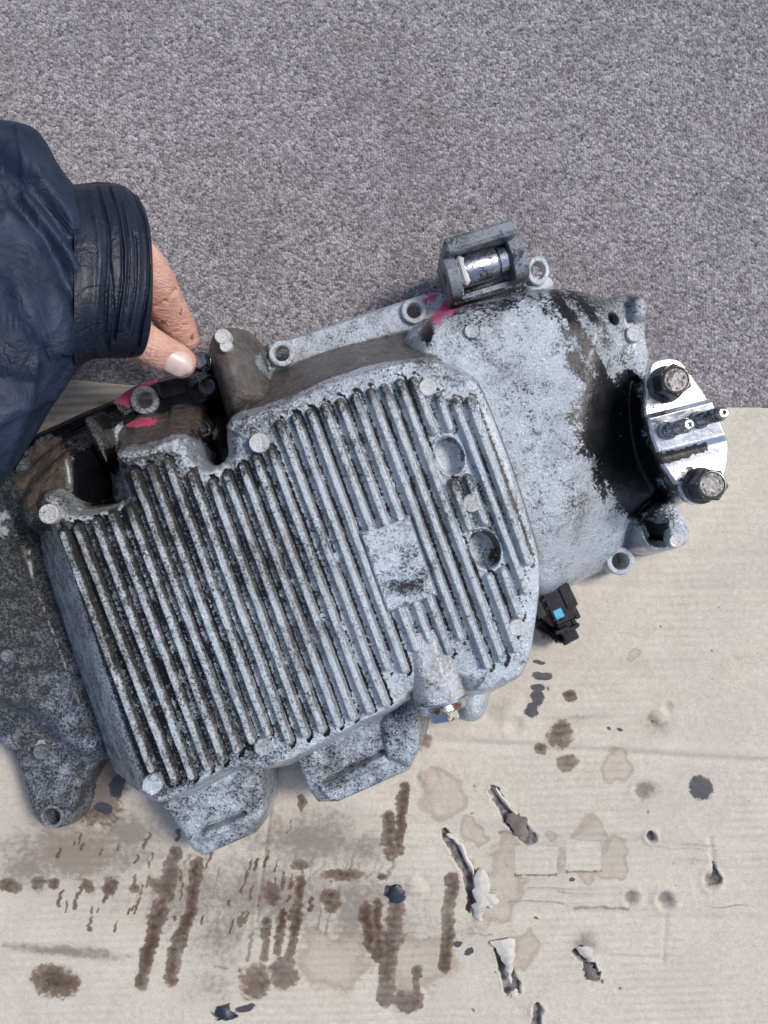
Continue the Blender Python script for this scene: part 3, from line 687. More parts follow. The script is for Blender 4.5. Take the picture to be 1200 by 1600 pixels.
# the ribbed sump cover: a drafted tray, ribs and pins are its sub-parts
def build_pan():
    st = .5
    X, Y = np.meshgrid(np.arange(-222, 96, st), np.arange(-178, 112, st))
    d = sdf_box(X, Y, PAN_W, 62)
    gy, gx = np.gradient(np.clip(d, -200, 200), st); g = np.hypot(gx, gy) + 1e-6; gx, gy = gx / g, gy / g
    left, right, up, dn = np.clip(-gx, 0, 1) ** 2, np.clip(gx, 0, 1) ** 2, np.clip(gy, 0, 1) ** 2, np.clip(-gy, 0, 1) ** 2
    k = 1.5 * left + 5. * right + 2.1 * up + 3.2 * dn
    PX0, PY0 = to_px(X, Y, 75.)
    nt = np.exp(-((PX0 - 322) / 34) ** 2 - ((PY0 - 690) / 60) ** 2) + np.exp(-((PX0 - 140) / 52) ** 2 - ((PY0 - 755) / 60) ** 2)
    k = k + 5 * np.clip(nt, 0, 1)
    for _ in range(2):
        k[1:-1, 1:-1] = (k[1:-1, 1:-1] * 2 + k[:-2, 1:-1] + k[2:, 1:-1] + k[1:-1, :-2] + k[1:-1, 2:]) / 6
    r = 1.1 + 6 * left ** 2
    Z = 80 + .18 * r - k * ramp(d, r) * 1.0 + .35 * fbm(X, Y, 14, 4, 3) + .22 * fbm(X, Y, 2.6, 3, 13)
    # wavy break in the upper flank
    Z += 4 * up * sstep(0, 6, d) * np.sin((PX0 - 420) / 46) * sstep(40, 10, d) * (PX0 > 380) * (PX0 < 690)
    # oval pockets
    for cx, cy, ra, rb, dp in ((702, 712, 20, 28, 9), (757, 858, 21, 29, 12)):
        c = P(cx, cy, 80); an = math.radians(20); u = (X - c[0]) * math.cos(an) + (Y - c[1]) * math.sin(an); v = -(X - c[0]) * math.sin(an) + (Y - c[1]) * math.cos(an)
        u, v = (X - c[0]) * math.cos(an) + (Y - c[1]) * math.sin(an), -(X - c[0]) * math.sin(an) + (Y - c[1]) * math.cos(an)
        s = S(80); q = np.hypot(u / (ra * s), v / (rb * s))
        Z += 1.2 * np.exp(-((q - 1.2) / .12) ** 2) - dp * sstep(1.14, .86, q)
    # raised plain pad in the rib field
    pad = wpoly([(562, 832), (640, 806), (684, 930), (604, 958)], 84, 0); dp = sdf_box(X, Y, pad, 10) + .8 * fbm(X, Y, 6, 2, 88)
    Z += 4.9 * sstep(1.3, -1.3, dp)
    PX, PY = to_px(X, Y, Z)
    dirt = np.clip(dirt_field(PX, PY), 0, 1)
    wx, wy = fbm(X, Y, 10, 4, 51) * 24, fbm(X, Y, 10, 4, 52) * 24
    QX, QY = PX + wx, PY + wy
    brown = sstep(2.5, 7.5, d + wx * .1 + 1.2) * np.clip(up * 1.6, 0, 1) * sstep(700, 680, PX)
    brown = np.maximum(brown, .55 * np.exp(-((QX - 655) / 60) ** 2 - ((QY - 560) / 22) ** 2))
    brown = np.maximum(brown, .9 * (PX < 205) * (PX > 20) * (PY < 830) * sstep(1.2, 5, d))
    oil = .95 * np.clip(nt * 1.6, 0, 1) * sstep(2.5, 6.5, d + .05 * wx)
    oil = np.maximum(oil, .62 * np.exp(-((QX - 772) / 12) ** 2 - ((QY - 872) / 22) ** 2))  # shade painted on the lower right wall of the second pocket
    grime_shade = np.zeros(X.shape); near = np.zeros(X.shape)
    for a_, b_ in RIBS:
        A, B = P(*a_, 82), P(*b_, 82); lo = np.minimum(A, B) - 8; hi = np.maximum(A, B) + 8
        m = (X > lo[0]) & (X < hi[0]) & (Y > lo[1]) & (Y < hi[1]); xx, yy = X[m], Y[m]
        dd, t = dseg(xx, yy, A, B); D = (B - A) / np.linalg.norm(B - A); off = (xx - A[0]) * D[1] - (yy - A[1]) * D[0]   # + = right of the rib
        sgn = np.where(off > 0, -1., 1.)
        grime_shade[m] = np.maximum(grime_shade[m], np.exp(-((dd - 3.3) / 1.4) ** 2) * (sgn > 0) + .35 * np.exp(-((dd - 3.0) / .6) ** 2) * (sgn < 0)); near[m] = np.maximum(near[m], sstep(5.4, 4.2, dd))  # grime and painted shade together, mostly along each rib's left side
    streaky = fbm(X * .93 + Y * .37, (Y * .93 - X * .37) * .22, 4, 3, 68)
    for cx, cy, ra, rb, amt in ((702, 712, 20, 28, .62), (757, 858, 21, 29, .85)):
        c = P(cx, cy, 76); an = math.radians(20); u, v = (X - c[0]) * math.cos(an) + (Y - c[1]) * math.sin(an), -(X - c[0]) * math.sin(an) + (Y - c[1]) * math.cos(an)
        q = np.hypot(u / (ra * S(80)), v / (rb * S(80))); oil = np.maximum(oil, amt * np.exp(-((q - .98) / .14) ** 2) * np.clip(.75 + .5 * (u + .3 * v) / (ra * S(80)) + 1.2 * fbm(X, Y, 4, 2, 19), 0, 1.2))  # pocket rim grime, darkened towards the right with painted shade
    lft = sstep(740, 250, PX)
    oil = np.maximum(oil, np.clip(grime_shade * (.66 + .24 * lft + .8 * streaky), 0, 1) * (d < -1))
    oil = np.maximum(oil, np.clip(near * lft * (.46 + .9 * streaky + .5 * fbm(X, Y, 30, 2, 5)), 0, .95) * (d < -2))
    oil *= 1 - sstep(1., -.5, dp)
    foam = .28 + .45 * np.exp(-((QX - 520) / 90) ** 2 - ((QY - 690) / 45) ** 2) + .4 * np.exp(-((QX - 700) / 20) ** 2 - ((QY - 715) / 26) ** 2) + .4 * np.exp(-((QX - 360) / 60) ** 2 - ((QY - 745) / 26) ** 2)
    foam += .18 * sstep(-.05, .2, fbm(X, Y, 20, 3, 71)); foam *= (d < 3); foam *= 1 - .8 * sstep(.9, -.9, dp)
    dirt = np.where(dp < .5, .15 + .9 * np.exp(-((QX - 635) / 22) ** 2 - ((QY - 915) / 14) ** 2), dirt); dirt = np.where((PX > 560) & (dp > .5), dirt + .05, dirt); dirt = np.where(d > -3, np.minimum(dirt, .25), dirt)
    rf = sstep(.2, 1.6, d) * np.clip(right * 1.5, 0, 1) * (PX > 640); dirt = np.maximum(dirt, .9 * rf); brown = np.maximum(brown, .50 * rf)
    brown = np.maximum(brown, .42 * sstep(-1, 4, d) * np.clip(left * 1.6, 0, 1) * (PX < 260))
    pink = 1.1 * np.exp(-((QX - 222) / 36) ** 2 - ((PY - 660 + .12 * (PX - 222)) / 8) ** 2)
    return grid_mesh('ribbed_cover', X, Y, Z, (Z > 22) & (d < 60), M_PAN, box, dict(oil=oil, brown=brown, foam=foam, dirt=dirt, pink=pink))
pan = build_pan()

def rib(a_, b_, i):
    zt = 85.2; A, B = P(*a_, zt), P(*b_, zt); D = B - A; L = np.linalg.norm(D); D = D / L; N = np.array([-D[1], D[0]])
    us = np.concatenate([np.arange(-3.6, 3.6, .45), np.linspace(3.6, L - 3.6, max(4, int(L / 1.1))), np.arange(L - 3.15, L + 3.61, .45)])
    vs = np.linspace(-3.7, 3.7, 19)
    U, V = np.meshgrid(us, vs, indexing='ij')
    ux = A[0] + D[0] * U + N[0] * V; uy = A[1] + D[1] * U + N[1] * V
    wob = fbm(ux, uy, 9, 3, 100 + i) * .7
    dd = np.hypot(np.where(U < 0, U, np.where(U > L, U - L, 0)), V + wob)
    hgt = 4.9 + .5 * fbm(ux, uy, 20, 2, 33)
    Z = 79.6 + hgt * (1 - sstep(1.05, 2.95, dd)) + .25 * fbm(ux, uy, 2.4, 3, 44) - .7 * sstep(3.2, 3.8, dd)
    PX, PY = to_px(ux, uy, Z)
    endd = np.clip(1 - U / 9, 0, 1) * (PY < 830) * (PX > 90)
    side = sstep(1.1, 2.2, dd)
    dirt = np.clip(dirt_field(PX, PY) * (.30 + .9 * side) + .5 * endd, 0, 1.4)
    brown = .34 * endd + .08 * (PX < 330)
    foam = .12 + .2 * (fbm(ux, uy, 14, 3, 61) > .1)
    grid_mesh('cooling_rib', ux, uy, Z, np.ones(Z.shape, bool), M_RIB, pan, dict(dirt=dirt, brown=brown, foam=foam, oil=np.zeros(Z.shape), pink=np.zeros(Z.shape)))
for i, (a_, b_) in enumerate(RIBS): rib(a_, b_, i)

def pin(px, py, z, r, name='cast_pin', parent=None, h=3., mat=None, jit=.0, seed=1):
    q = P3(px, py, z)
    v, f = lathe([(r * 1.06, -8), (r * 1.03, -h), (r, -.7), (r * .93, -.1), (r * .86, 0), (r * .8, -.12), (r * .3, -.2), (0, -.15)], 28, q, jitter=jit, seed=seed)
    return mk(name, v, f, mat or M_PIN, parent, sharp=50)
for px, py, r, j in ((404, 692, 4.9, .01), (668, 605, 4.3, .01), (737, 786, 4.5, .01), (808, 981, 4.1, .02), (75, 803, 4.9, .02)):
    pin(px, py, 84.6, r, parent=pan, jit=j, seed=px, h=4.5)
pin(410, 1168, 83.5, 4.2, parent=pan, jit=.08, seed=7, mat=M_RIB); pin(237, 1227, 83.5, 5.0, parent=pan, jit=.08, seed=8, mat=M_RIB)
pin(347, 525, 65.0, 4.0, parent=box, mat=M_PIN, h=5); pin(352, 540, 64.6, 3.2, parent=box, jit=.1, seed=3, mat=M_PIN)
pin(737, 517, 64.5, 3.7, parent=box, h=5, jit=.02, mat=M_BOSS); pin(992, 521, 53, 4.4, parent=box, h=5)
pin(1057, 845, 43, 3.9, parent=box, h=4); pin(62, 1176, 30, 4.0, parent=box, h=3, mat=M_GRIMY); pin(10, 1025, 36, 3.6, parent=box, h=4, mat=M_GRIMY)
pin(914, 765, 57, 2.0, parent=box, h=2); pin(763, 602, 63, 2.1, parent=box, h=2, jit=.04)

def ring_boss(px, py, z, ro, ri, zb=4, mat=None, stretch=1.):
    q = P3(px, py, z); v, f = lathe([(ro * 1.02, zb - z), (ro, -1.0), (ro * .96, -.3), (ro * .9, 0), (ri * 1.1, 0), (ri, -.5), (ri * .98, zb - z)], 36, q)
    v = [np.array([a_[0], q[1] + (a_[1] - q[1]) * stretch, a_[2]]) for a_ in v]
    return mk('bolt_boss', v, f, mat or M_BOSS, box, sharp=50)
ring_boss(440, 552, 28.5, 7.4, 4.3, zb=19.5); ring_boss(647, 485, 28.5, 7.2, 4.2, zb=19.5); ring_boss(225, 625, 28.5, 8.0, 4.6, zb=21, mat=M_RIB)
ring_boss(841, 422, 24, 6.4, 4.0, zb=15, stretch=1.28); ring_boss(970, 877, 25, 8.0, 4.9, mat=M_BOSS); ring_boss(80, 1277, 26.3, 6.6, 4.8, zb=10, mat=M_GRIMY)

# ------------------------------------------------------------------ steel bracket with bolts and studs
def build_bracket():
    c = [(215, 130), (270, 98), (340, 84), (420, 90), (475, 130), (535, 220), (650, 385), (770, 630), (815, 720), (812, 800), (790, 950), (725, 1125), (650, 1165), (570, 1175), (490, 1140), (400, 990), (285, 835), (165, 520), (190, 330)]
    pts = [(970 + x / 4.705, 540 + y / 4.705) for x, y in c]; zt = 74
    poly = wpoly(pts, zt, 2); st = .4; lo, hi = poly.min(0) - 2, poly.max(0) + 2
    X, Y = np.meshgrid(np.arange(lo[0], hi[0], st), np.arange(lo[1], hi[1], st)); d = sdf(X, Y, poly)
    PX, PY = to_px(X, Y, zt); cx, cy = (PX - 970) * 4.705, (PY - 540) * 4.705
    v = (cx - 180) * 130 / 526 + (cy - 520) * 510 / 526            # distance past the first fold, crop px
    Z = 73 + 3.4 * sstep(-8, 26, v) - 3.0 * np.clip((v - 26) / 240, 0, 1) - 1.6 * sstep(268, 330, v) - .6 * sstep(330, 420, v) + .12 * fbm(X, Y, 9, 3, 4)
    wall = np.clip((d + .55) / .9, 0, 1); Z = Z - .35 * sstep(-.9, -.3, d) - 3.6 * wall ** 2
    gx = np.gradient(d, st, axis=1); gy = np.gradient(d, st, axis=0)
    sn = (d > 0) & (d < 1.2); X = np.where(sn, X - gx * d, X); Y = np.where(sn, Y - gy * d, Y); Z = np.where(sn, Z - 1.2, Z)
    oil = np.exp(-((v - 330) / 48) ** 2) * sstep(740, 560, cx) * 1.2 + .5 * np.exp(-((cx - 600) / 130) ** 2 - ((cy - 1000) / 130) ** 2) + .3 * np.exp(-((cx - 330) / 120) ** 2 - ((cy - 600) / 60) ** 2) + .35 * np.exp(-((cx - 350) / 100) ** 2 - ((cy - 290) / 110) ** 2)
    return grid_mesh('mounting_bracket', X, Y, Z, d < .75, M_ZINC, box, dict(oil=np.clip(oil, 0, 1.2)))
br = build_bracket()
def flange_bolt(px, py, z, af, rot, parent, name='hex_bolt'):
    q = P3(px, py, z); R = af / math.sqrt(3)
    a_ = lathe([(9.2, -.5), (9.2, 1.3), (8.6, 2.0), (R * .9, 2.9)], 36, q)
    b_ = lathe([(R, 2.2), (R, 13.2), (R * .9, 13.9), (0, 13.9)], 6, q, rot=rot)
    c_ = lathe([(R * .86, 13.86), (R * .80, 14.5), (R * .74, 14.6), (R * .68, 14.1), (0, 14.0)], 24, q, rot=rot)
    marks = [obox(q + np.array([R * .5 * math.cos(t), R * .5 * math.sin(t), 14.15]), (-math.sin(t), math.cos(t), 0), (math.cos(t), math.sin(t), 0), (0, 0, 1), .32 * l_, .3, .35, .12) for t, l_ in ((.3, 3), (1.2, 2), (2.0, 4), (3.1, 2), (3.8, 3), (5.0, 4), (5.7, 2))]
    v, f = join(a_, b_, c_, *marks); return mk(name, v, f, M_STEEL, parent, sharp=30)
flange_bolt(1040, 601, 73.2, 14.2, .15, br); flange_bolt(1094, 759, 71.0, 14.6, .45, br)
def stud(px, py, z, parent):
    q = P3(px, py, z); prof = [(4.6, -.3), (4.6, .8), (3.3, 1.2), (3.3, 3)]
    h = 3.4
    while h < 12: prof += [(3.05, h), (3.4, h + .5)]; h += 1.0
    prof += [(2.6, 12.6), (2.6, 15.2), (3.4, 15.8)]; h = 16.2
    while h < 24: prof += [(3.1, h), (3.45, h + .5)]; h += 1.0
    prof += [(3.1, 25), (2.6, 27), (2.1, 27.6), (1.1, 27.6), (.9, 26.4), (0, 26.2)]
    v, f = lathe(prof, 22, q); return mk('stud', v, f, M_STUD, parent, sharp=40)
stud(1043, 673, 76.5, br); stud(1093, 656, 76.8, br)

# ------------------------------------------------------------------ selector shaft cradle at the top edge
def build_cradle():
    z = 46.; A, B = P(705, 428, z), P(806, 398, z); D = (B - A) / np.linalg.norm(B - A); N = np.array([-D[1], D[0]]); C = (A + B) / 2
    L = np.linalg.norm(B - A); ax, ay, az = (D[0], D[1], 0), (N[0], N[1], 0), (0, 0, 1)
    c3 = lambda u, v, zz: np.array([C[0] + D[0] * u + N[0] * v, C[1] + D[1] * u + N[1] * v, zz])
    cr = mk('shaft_cradle', *obox(c3(0, -2, 22), ax, ay, az, L / 2 + 2, 12, 14, 1.2), M_GRIMY, box)
    mk('back_bar', *obox(c3(0, 11.2, 38), ax, ay, az, L / 2 + 1.5, 4.0, 22, 1.6), M_GRIMY, cr)
    for s, t in ((-1, 3.4), (1, 4.2)):       # cheeks, rounded at the top, pierced by the shaft
        ring = []
        for k in range(25):
            a_ = math.pi * k / 24; ring.append((-12.5 * math.cos(a_) * .95, 44 + 9.5 * math.sin(a_)))
        ring = [(-12, 22)] + ring + [(12, 22)]
        v, f = [], []; n = len(ring)
        for off, sh in ((-t, 0.), (-t + .5, .5), (t - .5, .5), (t, 0.)):
            for q in ring: v.append(c3(s * (L / 2) + off, q[0] * (1 - .04 * (1 - 2 * sh)) - 1, q[1] - .6 * (1 - 2 * sh)))
        for r in range(3):
            for k in range(n):
                k2 = (k + 1) % n; f.append((r * n + k, r * n + k2, (r + 1) * n + k2, (r + 1) * n + k))
        f.append(tuple(range(n - 1, -1, -1))); f.append(tuple(3 * n + k for k in range(n)))
        mk('cheek', v, f, M_GRIMY, cr)
    axis = np.array([D[0], D[1], 0.])
    mk('shaft', *lathe([(0, 0), (8.2, 0), (8.6, .5), (8.6, L - 14), (8.0, L - 13), (5.9, L - 12.6), (5.9, L - 3), (0, L - 3)], 32, c3(-L / 2 + 2, 0, 44), axis), M_STUD, cr)
    mk('bearing_sleeve', *lathe([(6.2, 0), (6.7, .3), (6.7, 4.4), (6.2, 4.8)], 28, c3(L / 2 - 9.8, 0, 44), axis), M_BRIGHT, cr)
    mk('pivot_pin', *lathe([(0, -1.4), (4.2, -1.4), (4.8, -.8), (4.8, 1)], 26, c3(-L / 2 - 2.0, 0, 43), axis), M_BLACKOIL, cr)
    mk('ledge', *obox(c3(1, -11.5, 31), ax, ay, az, L / 2 - 2, 2.2, 6, .9), M_STUD, cr)
    mk('foam_blob', *obox(c3(-L / 2 + 5.5, -1.5, 51), ax, ay, az, 2.2, 8.0, 2.2, 1.6), M_PIN, cr)
build_cradle()
mk('cast_lug', *prism(wpoly([(828, 436), (842, 428), (858, 430), (868, 442), (860, 452), (835, 452)], 20, 2), 3, 20, 1.5), M_BOSS, box)

# ------------------------------------------------------------------ drain plug
def build_drain():
    A3, B3 = P3(668, 1008, 72.5), P3(688, 1094, 75.0); D = B3 - A3; L = np.linalg.norm(D)
    b = mk('drain_boss', *lathe([(0, -8), (10.4, -7.6), (11.0, -3), (11.8, L * .45), (12.6, L * .6), (12.9, L - .8), (12.4, L)], 40, A3, D), M_BODY, box)
    mk('sealing_washer', *lathe([(9, L), (12.7, L + .05), (12.9, L + .5), (12.7, L + 1.2), (9, L + 1.3)], 40, A3, D), M_BRIGHT, b)
    mk('drain_plug', *join(lathe([(11.0, L + 1.2), (12.0, L + 1.5), (12.2, L + 4.0), (11.6, L + 4.8), (6, L + 5.0)], 40, A3, D),
                           lathe([(7.4, L + 4.6), (7.4, L + 9.6), (6.9, L + 10.2), (0, L + 10.25)], 6, A3, D, rot=.3)), M_CHROME, b, sharp=30)
build_drain()

# ------------------------------------------------------------------ wiring connector under the bell housing
def build_connector():
    dn = P(893, 1000, 26) - P(862, 935, 26); dn = dn / np.linalg.norm(dn); sd = np.array([-dn[1], dn[0]])
    ax, ay, az = (dn[0], dn[1], 0), (sd[0], sd[1], 0), (0, 0, 1)
    c = lambda px, py, z: P3(px, py, z)
    o = mk('wiring_connector', *join(obox(c(868, 938, 24), ax, ay, az, 9, 7.2, 8, 1), obox(c(884, 930, 28), ax, ay, az, 7, 3.4, 5, .8), obox(c(877, 958, 22), ax, ay, az, 4.5, 6.2, 7, .8)), M_PLASTIC, box)
    mk('locking_clip', *obox(c(872, 958, 30.5), ax, ay, az, 3.0, 3.0, 1.6, .7), M_BLUE, o)
    mk('plug_body', *join(obox(c(882, 974, 20), ax, ay, az, 4.2, 5.6, 7, .9), obox(c(888, 991, 20), ax, ay, az, 3.4, 4.2, 6, .9), obox(c(893, 968, 24), ax, ay, az, 5, 1.2, 4, .5), obox(c(884, 1003, 17), ax, ay, az, 1.2, 2.0, 2.4, .4)), M_PLASTIC, o)
    for i_, (px_, py_) in enumerate(((856, 934), (862, 946), (886, 962), (878, 984), (894, 980))):
        mk('housing_rib', *obox(c(px_, py_, 31 - i_ * .9), ax, ay, az, 1.0, 4.2, 1.6, .4), M_PLASTIC, o)
    mk('latch', *obox(c(896, 952, 27), ax, ay, az, 5.5, 1.6, 2.6, .6), M_PLASTIC, o)
    pts = [P3(886, 996, 18), P3(872, 996, 17), P3(856, 984, 16), P3(842, 974, 16), P3(815, 962, 18)]
    pp, rr = [], []
    for a_, b_ in zip(pts[:-1], pts[1:]):
        for k in range(8): t = k / 8; pp.append(a_ * (1 - t) + b_ * t); rr.append(3.1 if k % 2 else 3.9)
    mk('corrugated_conduit', *tube(pp, rr, 14), M_PLASTIC, o)
build_connector()

# oil-blackened stop and the bolt down in the notch
stp = P3(324, 603, 44)
mk('stop_stud', *lathe([(5.6, -26), (5.6, -2), (5.0, -.6), (4.2, 0), (0, .1)], 24, stp), M_BLACKOIL, box)
q = P3(316, 672, 34)
mk('sunk_bolt', *join(lathe([(5.6, -18), (5.6, 0), (5, .8), (4, 1)], 28, q), lathe([(4.2, .6), (4.2, 5), (3.8, 5.6), (0, 5.7)], 6, q, rot=.4)), M_BLACKOIL, box, sharp=35)
mk('flange_knuckle', *join(obox(P3(274, 605, 25), (1, .25, 0), (-.25, 1, 0), (0, 0, 1), 9, 5.5, 8, 2.5)), M_BLACKOIL, box)

# ------------------------------------------------------------------ the bolt between the fingers
hb = P3(314, 566, 54)
o = mk('bolt', *join(lathe([(2.6, -24), (2.9, -22), (2.9, -2), (5.4, -1.6), (5.6, -.4), (5.3, 0)], 28, hb), lathe([(4.6, -.4), (4.6, 4.4), (4.3, 5.0), (0, 5.1)], 6, hb, rot=.2)), M_STUD, None, sharp=30)
tag(o, 'small grey hex bolt pinched between thumb and forefinger beside the lug', 'bolt')

# ------------------------------------------------------------------ the hand and sleeve
person = empty('person')
tag(person, 'bare left hand in loose navy sleeve with black cuff, pinching a small bolt', 'person')
def loft(st, nth, disp=None, nsub=10):
    """stations (px_x, top_py, bottom_py, zc, hz, bulge) -> dense skin; disp(u, th, PX, PY) radial mm"""
    st = np.array(st, float); m = len(st)
    t = np.linspace(0, m - 1, (m - 1) * nsub + 1)
    def cr(col):
        i = np.clip(np.floor(t).astype(int), 0, m - 2); f = t - i
        p = lambda k: col[np.clip(i + k, 0, m - 1)]
        return .5 * (2 * p(0) + (p(1) - p(-1)) * f + (2 * p(-1) - 5 * p(0) + 4 * p(1) - p(2)) * f ** 2 + (3 * p(0) - p(-1) - 3 * p(1) + p(2)) * f ** 3)
    px, tp, bt, zc, hz, bu = (cr(st[:, k])[:, None] for k in range(6))
    th = np.linspace(0, 2 * math.pi, nth, endpoint=False)[None, :]
    cpy, hw = (tp + bt) / 2, (bt - tp) / 2
    s = (H - zc) / F
    sq = lambda c: np.sign(c) * np.abs(c) ** .85
    dx = (px + bu * np.sin(th) - 600) * s; hwm = hw * s
    PXs = px + bu * np.sin(th) + 0 * th; PYs = cpy - hw * np.cos(th)
    dr = disp(t[:, None] + 0 * th, th + 0 * t[:, None], PXs, PYs) if disp else 0
    Z = zc + (hz + dr) * sq(np.sin(th)); sz = (H - Z) / F
    Y = (800 - cpy) * sz + (hwm + dr) * sq(np.cos(th)); X = (PXs - 600) * sz
    v = np.stack([X, Y, Z], -1).reshape(-1, 3); n = nth; f = []
    for i in range(len(t) - 1):
        for k in range(n):
            k2 = (k + 1) % n; f.append((i * n + k, i * n + k2, (i + 1) * n + k2, (i + 1) * n + k))
    return v, f
def fold(PX, PY, pts, wd, amp, asym=.6):
    d = np.full(PX.shape, 1e9); sg = np.ones(PX.shape)
    for i in range(len(pts) - 1):
        dd, t = dseg(PX, PY, pts[i], pts[i + 1]); ex, ey = pts[i + 1][0] - pts[i][0], pts[i + 1][1] - pts[i][1]
        cs = np.sign((PX - pts[i][0]) * ey - (PY - pts[i][1]) * ex); m = dd < d; d = np.where(m, dd, d); sg = np.where(m, cs, sg)
    w_ = np.where(sg > 0, wd, wd * asym)
    return amp * np.exp(-(d / w_) ** 2)
def sleeve_disp(u, th, PX, PY):
    up = np.sin(th) > -.25
    r = 5.0 * fbm(PX, PY, 230, 3, 4)
    rid = np.abs(fbm(PX + .8 * PY, PY - .4 * PX, 120, 2, 12)); r += .5 * np.exp(-(rid / .07) ** 2)
    rid = np.abs(fbm(PX - .3 * PY, PY, 56, 2, 22)); r += .5 * np.exp(-(rid / .03) ** 2)
    f = fold(PX, PY, [(-40, 270), (20, 300), (70, 345), (125, 405)], 16, -5.5) + fold(PX, PY, [(-20, 240), (60, 300), (118, 370)], 20, 3.5)
    f += fold(PX, PY, [(20, 340), (70, 390), (110, 450), (130, 490)], 20, -4.5) + fold(PX, PY, [(40, 330), (95, 395), (135, 440)], 16, 3.0) + fold(PX, PY, [(-60, 420), (20, 440), (90, 520)], 30, 3.0)
    f += fold(PX, PY, [(25, 215), (36, 300)], 7, 1.5) + fold(PX, PY, [(60, 640), (120, 540), (150, 480)], 14, -2.5) + fold(PX, PY, [(-40, 640), (40, 600), (80, 610)], 14, 1.8) + fold(PX, PY, [(-30, 560), (60, 575)], 12, -1.6)
    f += fold(PX, PY, [(10, 700), (50, 590), (60, 540)], 10, 1.6)
    return r + f * up
SL = [(-420, 150, 1050, 112, 60, 0), (-300, 160, 980, 112, 58, 0), (-180, 175, 900, 110, 56, 0), (-90, 182, 830, 108, 53, 0), (-30, 186, 780, 106, 50, 0), (0, 190, 752, 105, 48, 0), (30, 194, 712, 104, 46, 0), (55, 203, 674, 102, 44, 0),
      (75, 226, 642, 100, 42, 0), (92, 258, 615, 99, 41, 0), (110, 284, 590, 98, 40, 0), (122, 296, 574, 96, 38, 0), (135, 310, 552, 94, 34, 0), (155, 325, 540, 94, 31, 4), (180, 335, 535, 92, 29, 8)]
mk('sleeve', *loft(SL, 220, sleeve_disp, 16), M_SLEEVE, person, sharp=None)
def cuff_disp(u, th, PX, PY):
    r = 1.5 * fbm(PX, PY, 70, 2, 15) + .5 * fbm(PX * 2.2, PY * .5, 40, 3, 25)
    for pts, wd, amp in (([(158, 300), (166, 370), (164, 450), (172, 530)], 2.6, -1.6), ([(176, 300), (184, 350), (188, 430), (183, 520)], 2.2, -2.0), ([(192, 330), (197, 400), (196, 470)], 1.6, -1.2),
                         ([(180, 330), (191, 400), (190, 500)], 4.0, 1.1), ([(206, 380), (209, 440), (204, 500)], 1.4, -.9), ([(199, 300), (212, 360), (213, 450), (206, 540)], 4, .6), ([(146, 310), (152, 400), (150, 500), (160, 550)], 6, .8),
                         ([(212, 310), (224, 360), (228, 440), (222, 530), (206, 552)], 1.6, -1.3), ([(218, 310), (231, 370), (234, 450), (226, 530)], 2.2, .9), ([(168, 420), (178, 470), (174, 540)], 2, -1.0)):
        r = r + fold(PX + 5 * np.sin(PY / 37.), PY, pts, wd, amp, .8)
    return r * sstep(112, 140, PX) + .3
CF = [(116, 292, 580, 97, 38.8, 0), (130, 292, 566, 96, 38.6, 0), (148, 290, 558, 94, 37.8, 1), (166, 290, 558, 92, 36.5, 4), (182, 291, 558, 90, 35.5, 8), (196, 296, 558, 88, 34, 12), (207, 306, 557, 86, 32.5, 18), (214, 317, 556, 85, 31.5, 22), (217, 328, 552, 84, 29.5, 22), (215, 338, 547, 83, 27, 19), (205, 345, 542, 82, 26, 14), (185, 345, 540, 82, 26, 8)]
mk('cuff', *loft(CF, 220, cuff_disp, 12), M_CUFF, person, sharp=None)
# loose lip of film standing up on the cuff's far side
lip_v, lip_f = [], []
lp = [(116, 292), (130, 291), (150, 288), (170, 289), (188, 292), (196, 300)]
for lay in (0, 1):
    for i, (x_, y_) in enumerate(lp):
        for k in range(5):
            t = k / 4; q = P3(x_ + 3 * t, y_ - 4 + 12 * t, 93 + 5 * math.sin(t * 1.6) - lay * .8 + 1.0 * math.sin(i * 1.9)); lip_v.append(q)
nl = len(lp) * 5
for i in range(len(lp) - 1):
    for k in range(4):
        a_ = i * 5 + k; lip_f += [(a_, a_ + 1, a_ + 6, a_ + 5), (nl + a_, nl + a_ + 5, nl + a_ + 6, nl + a_ + 1)]
mk('cuff_lip', lip_v, lip_f, M_CUFF, person, sharp=None)

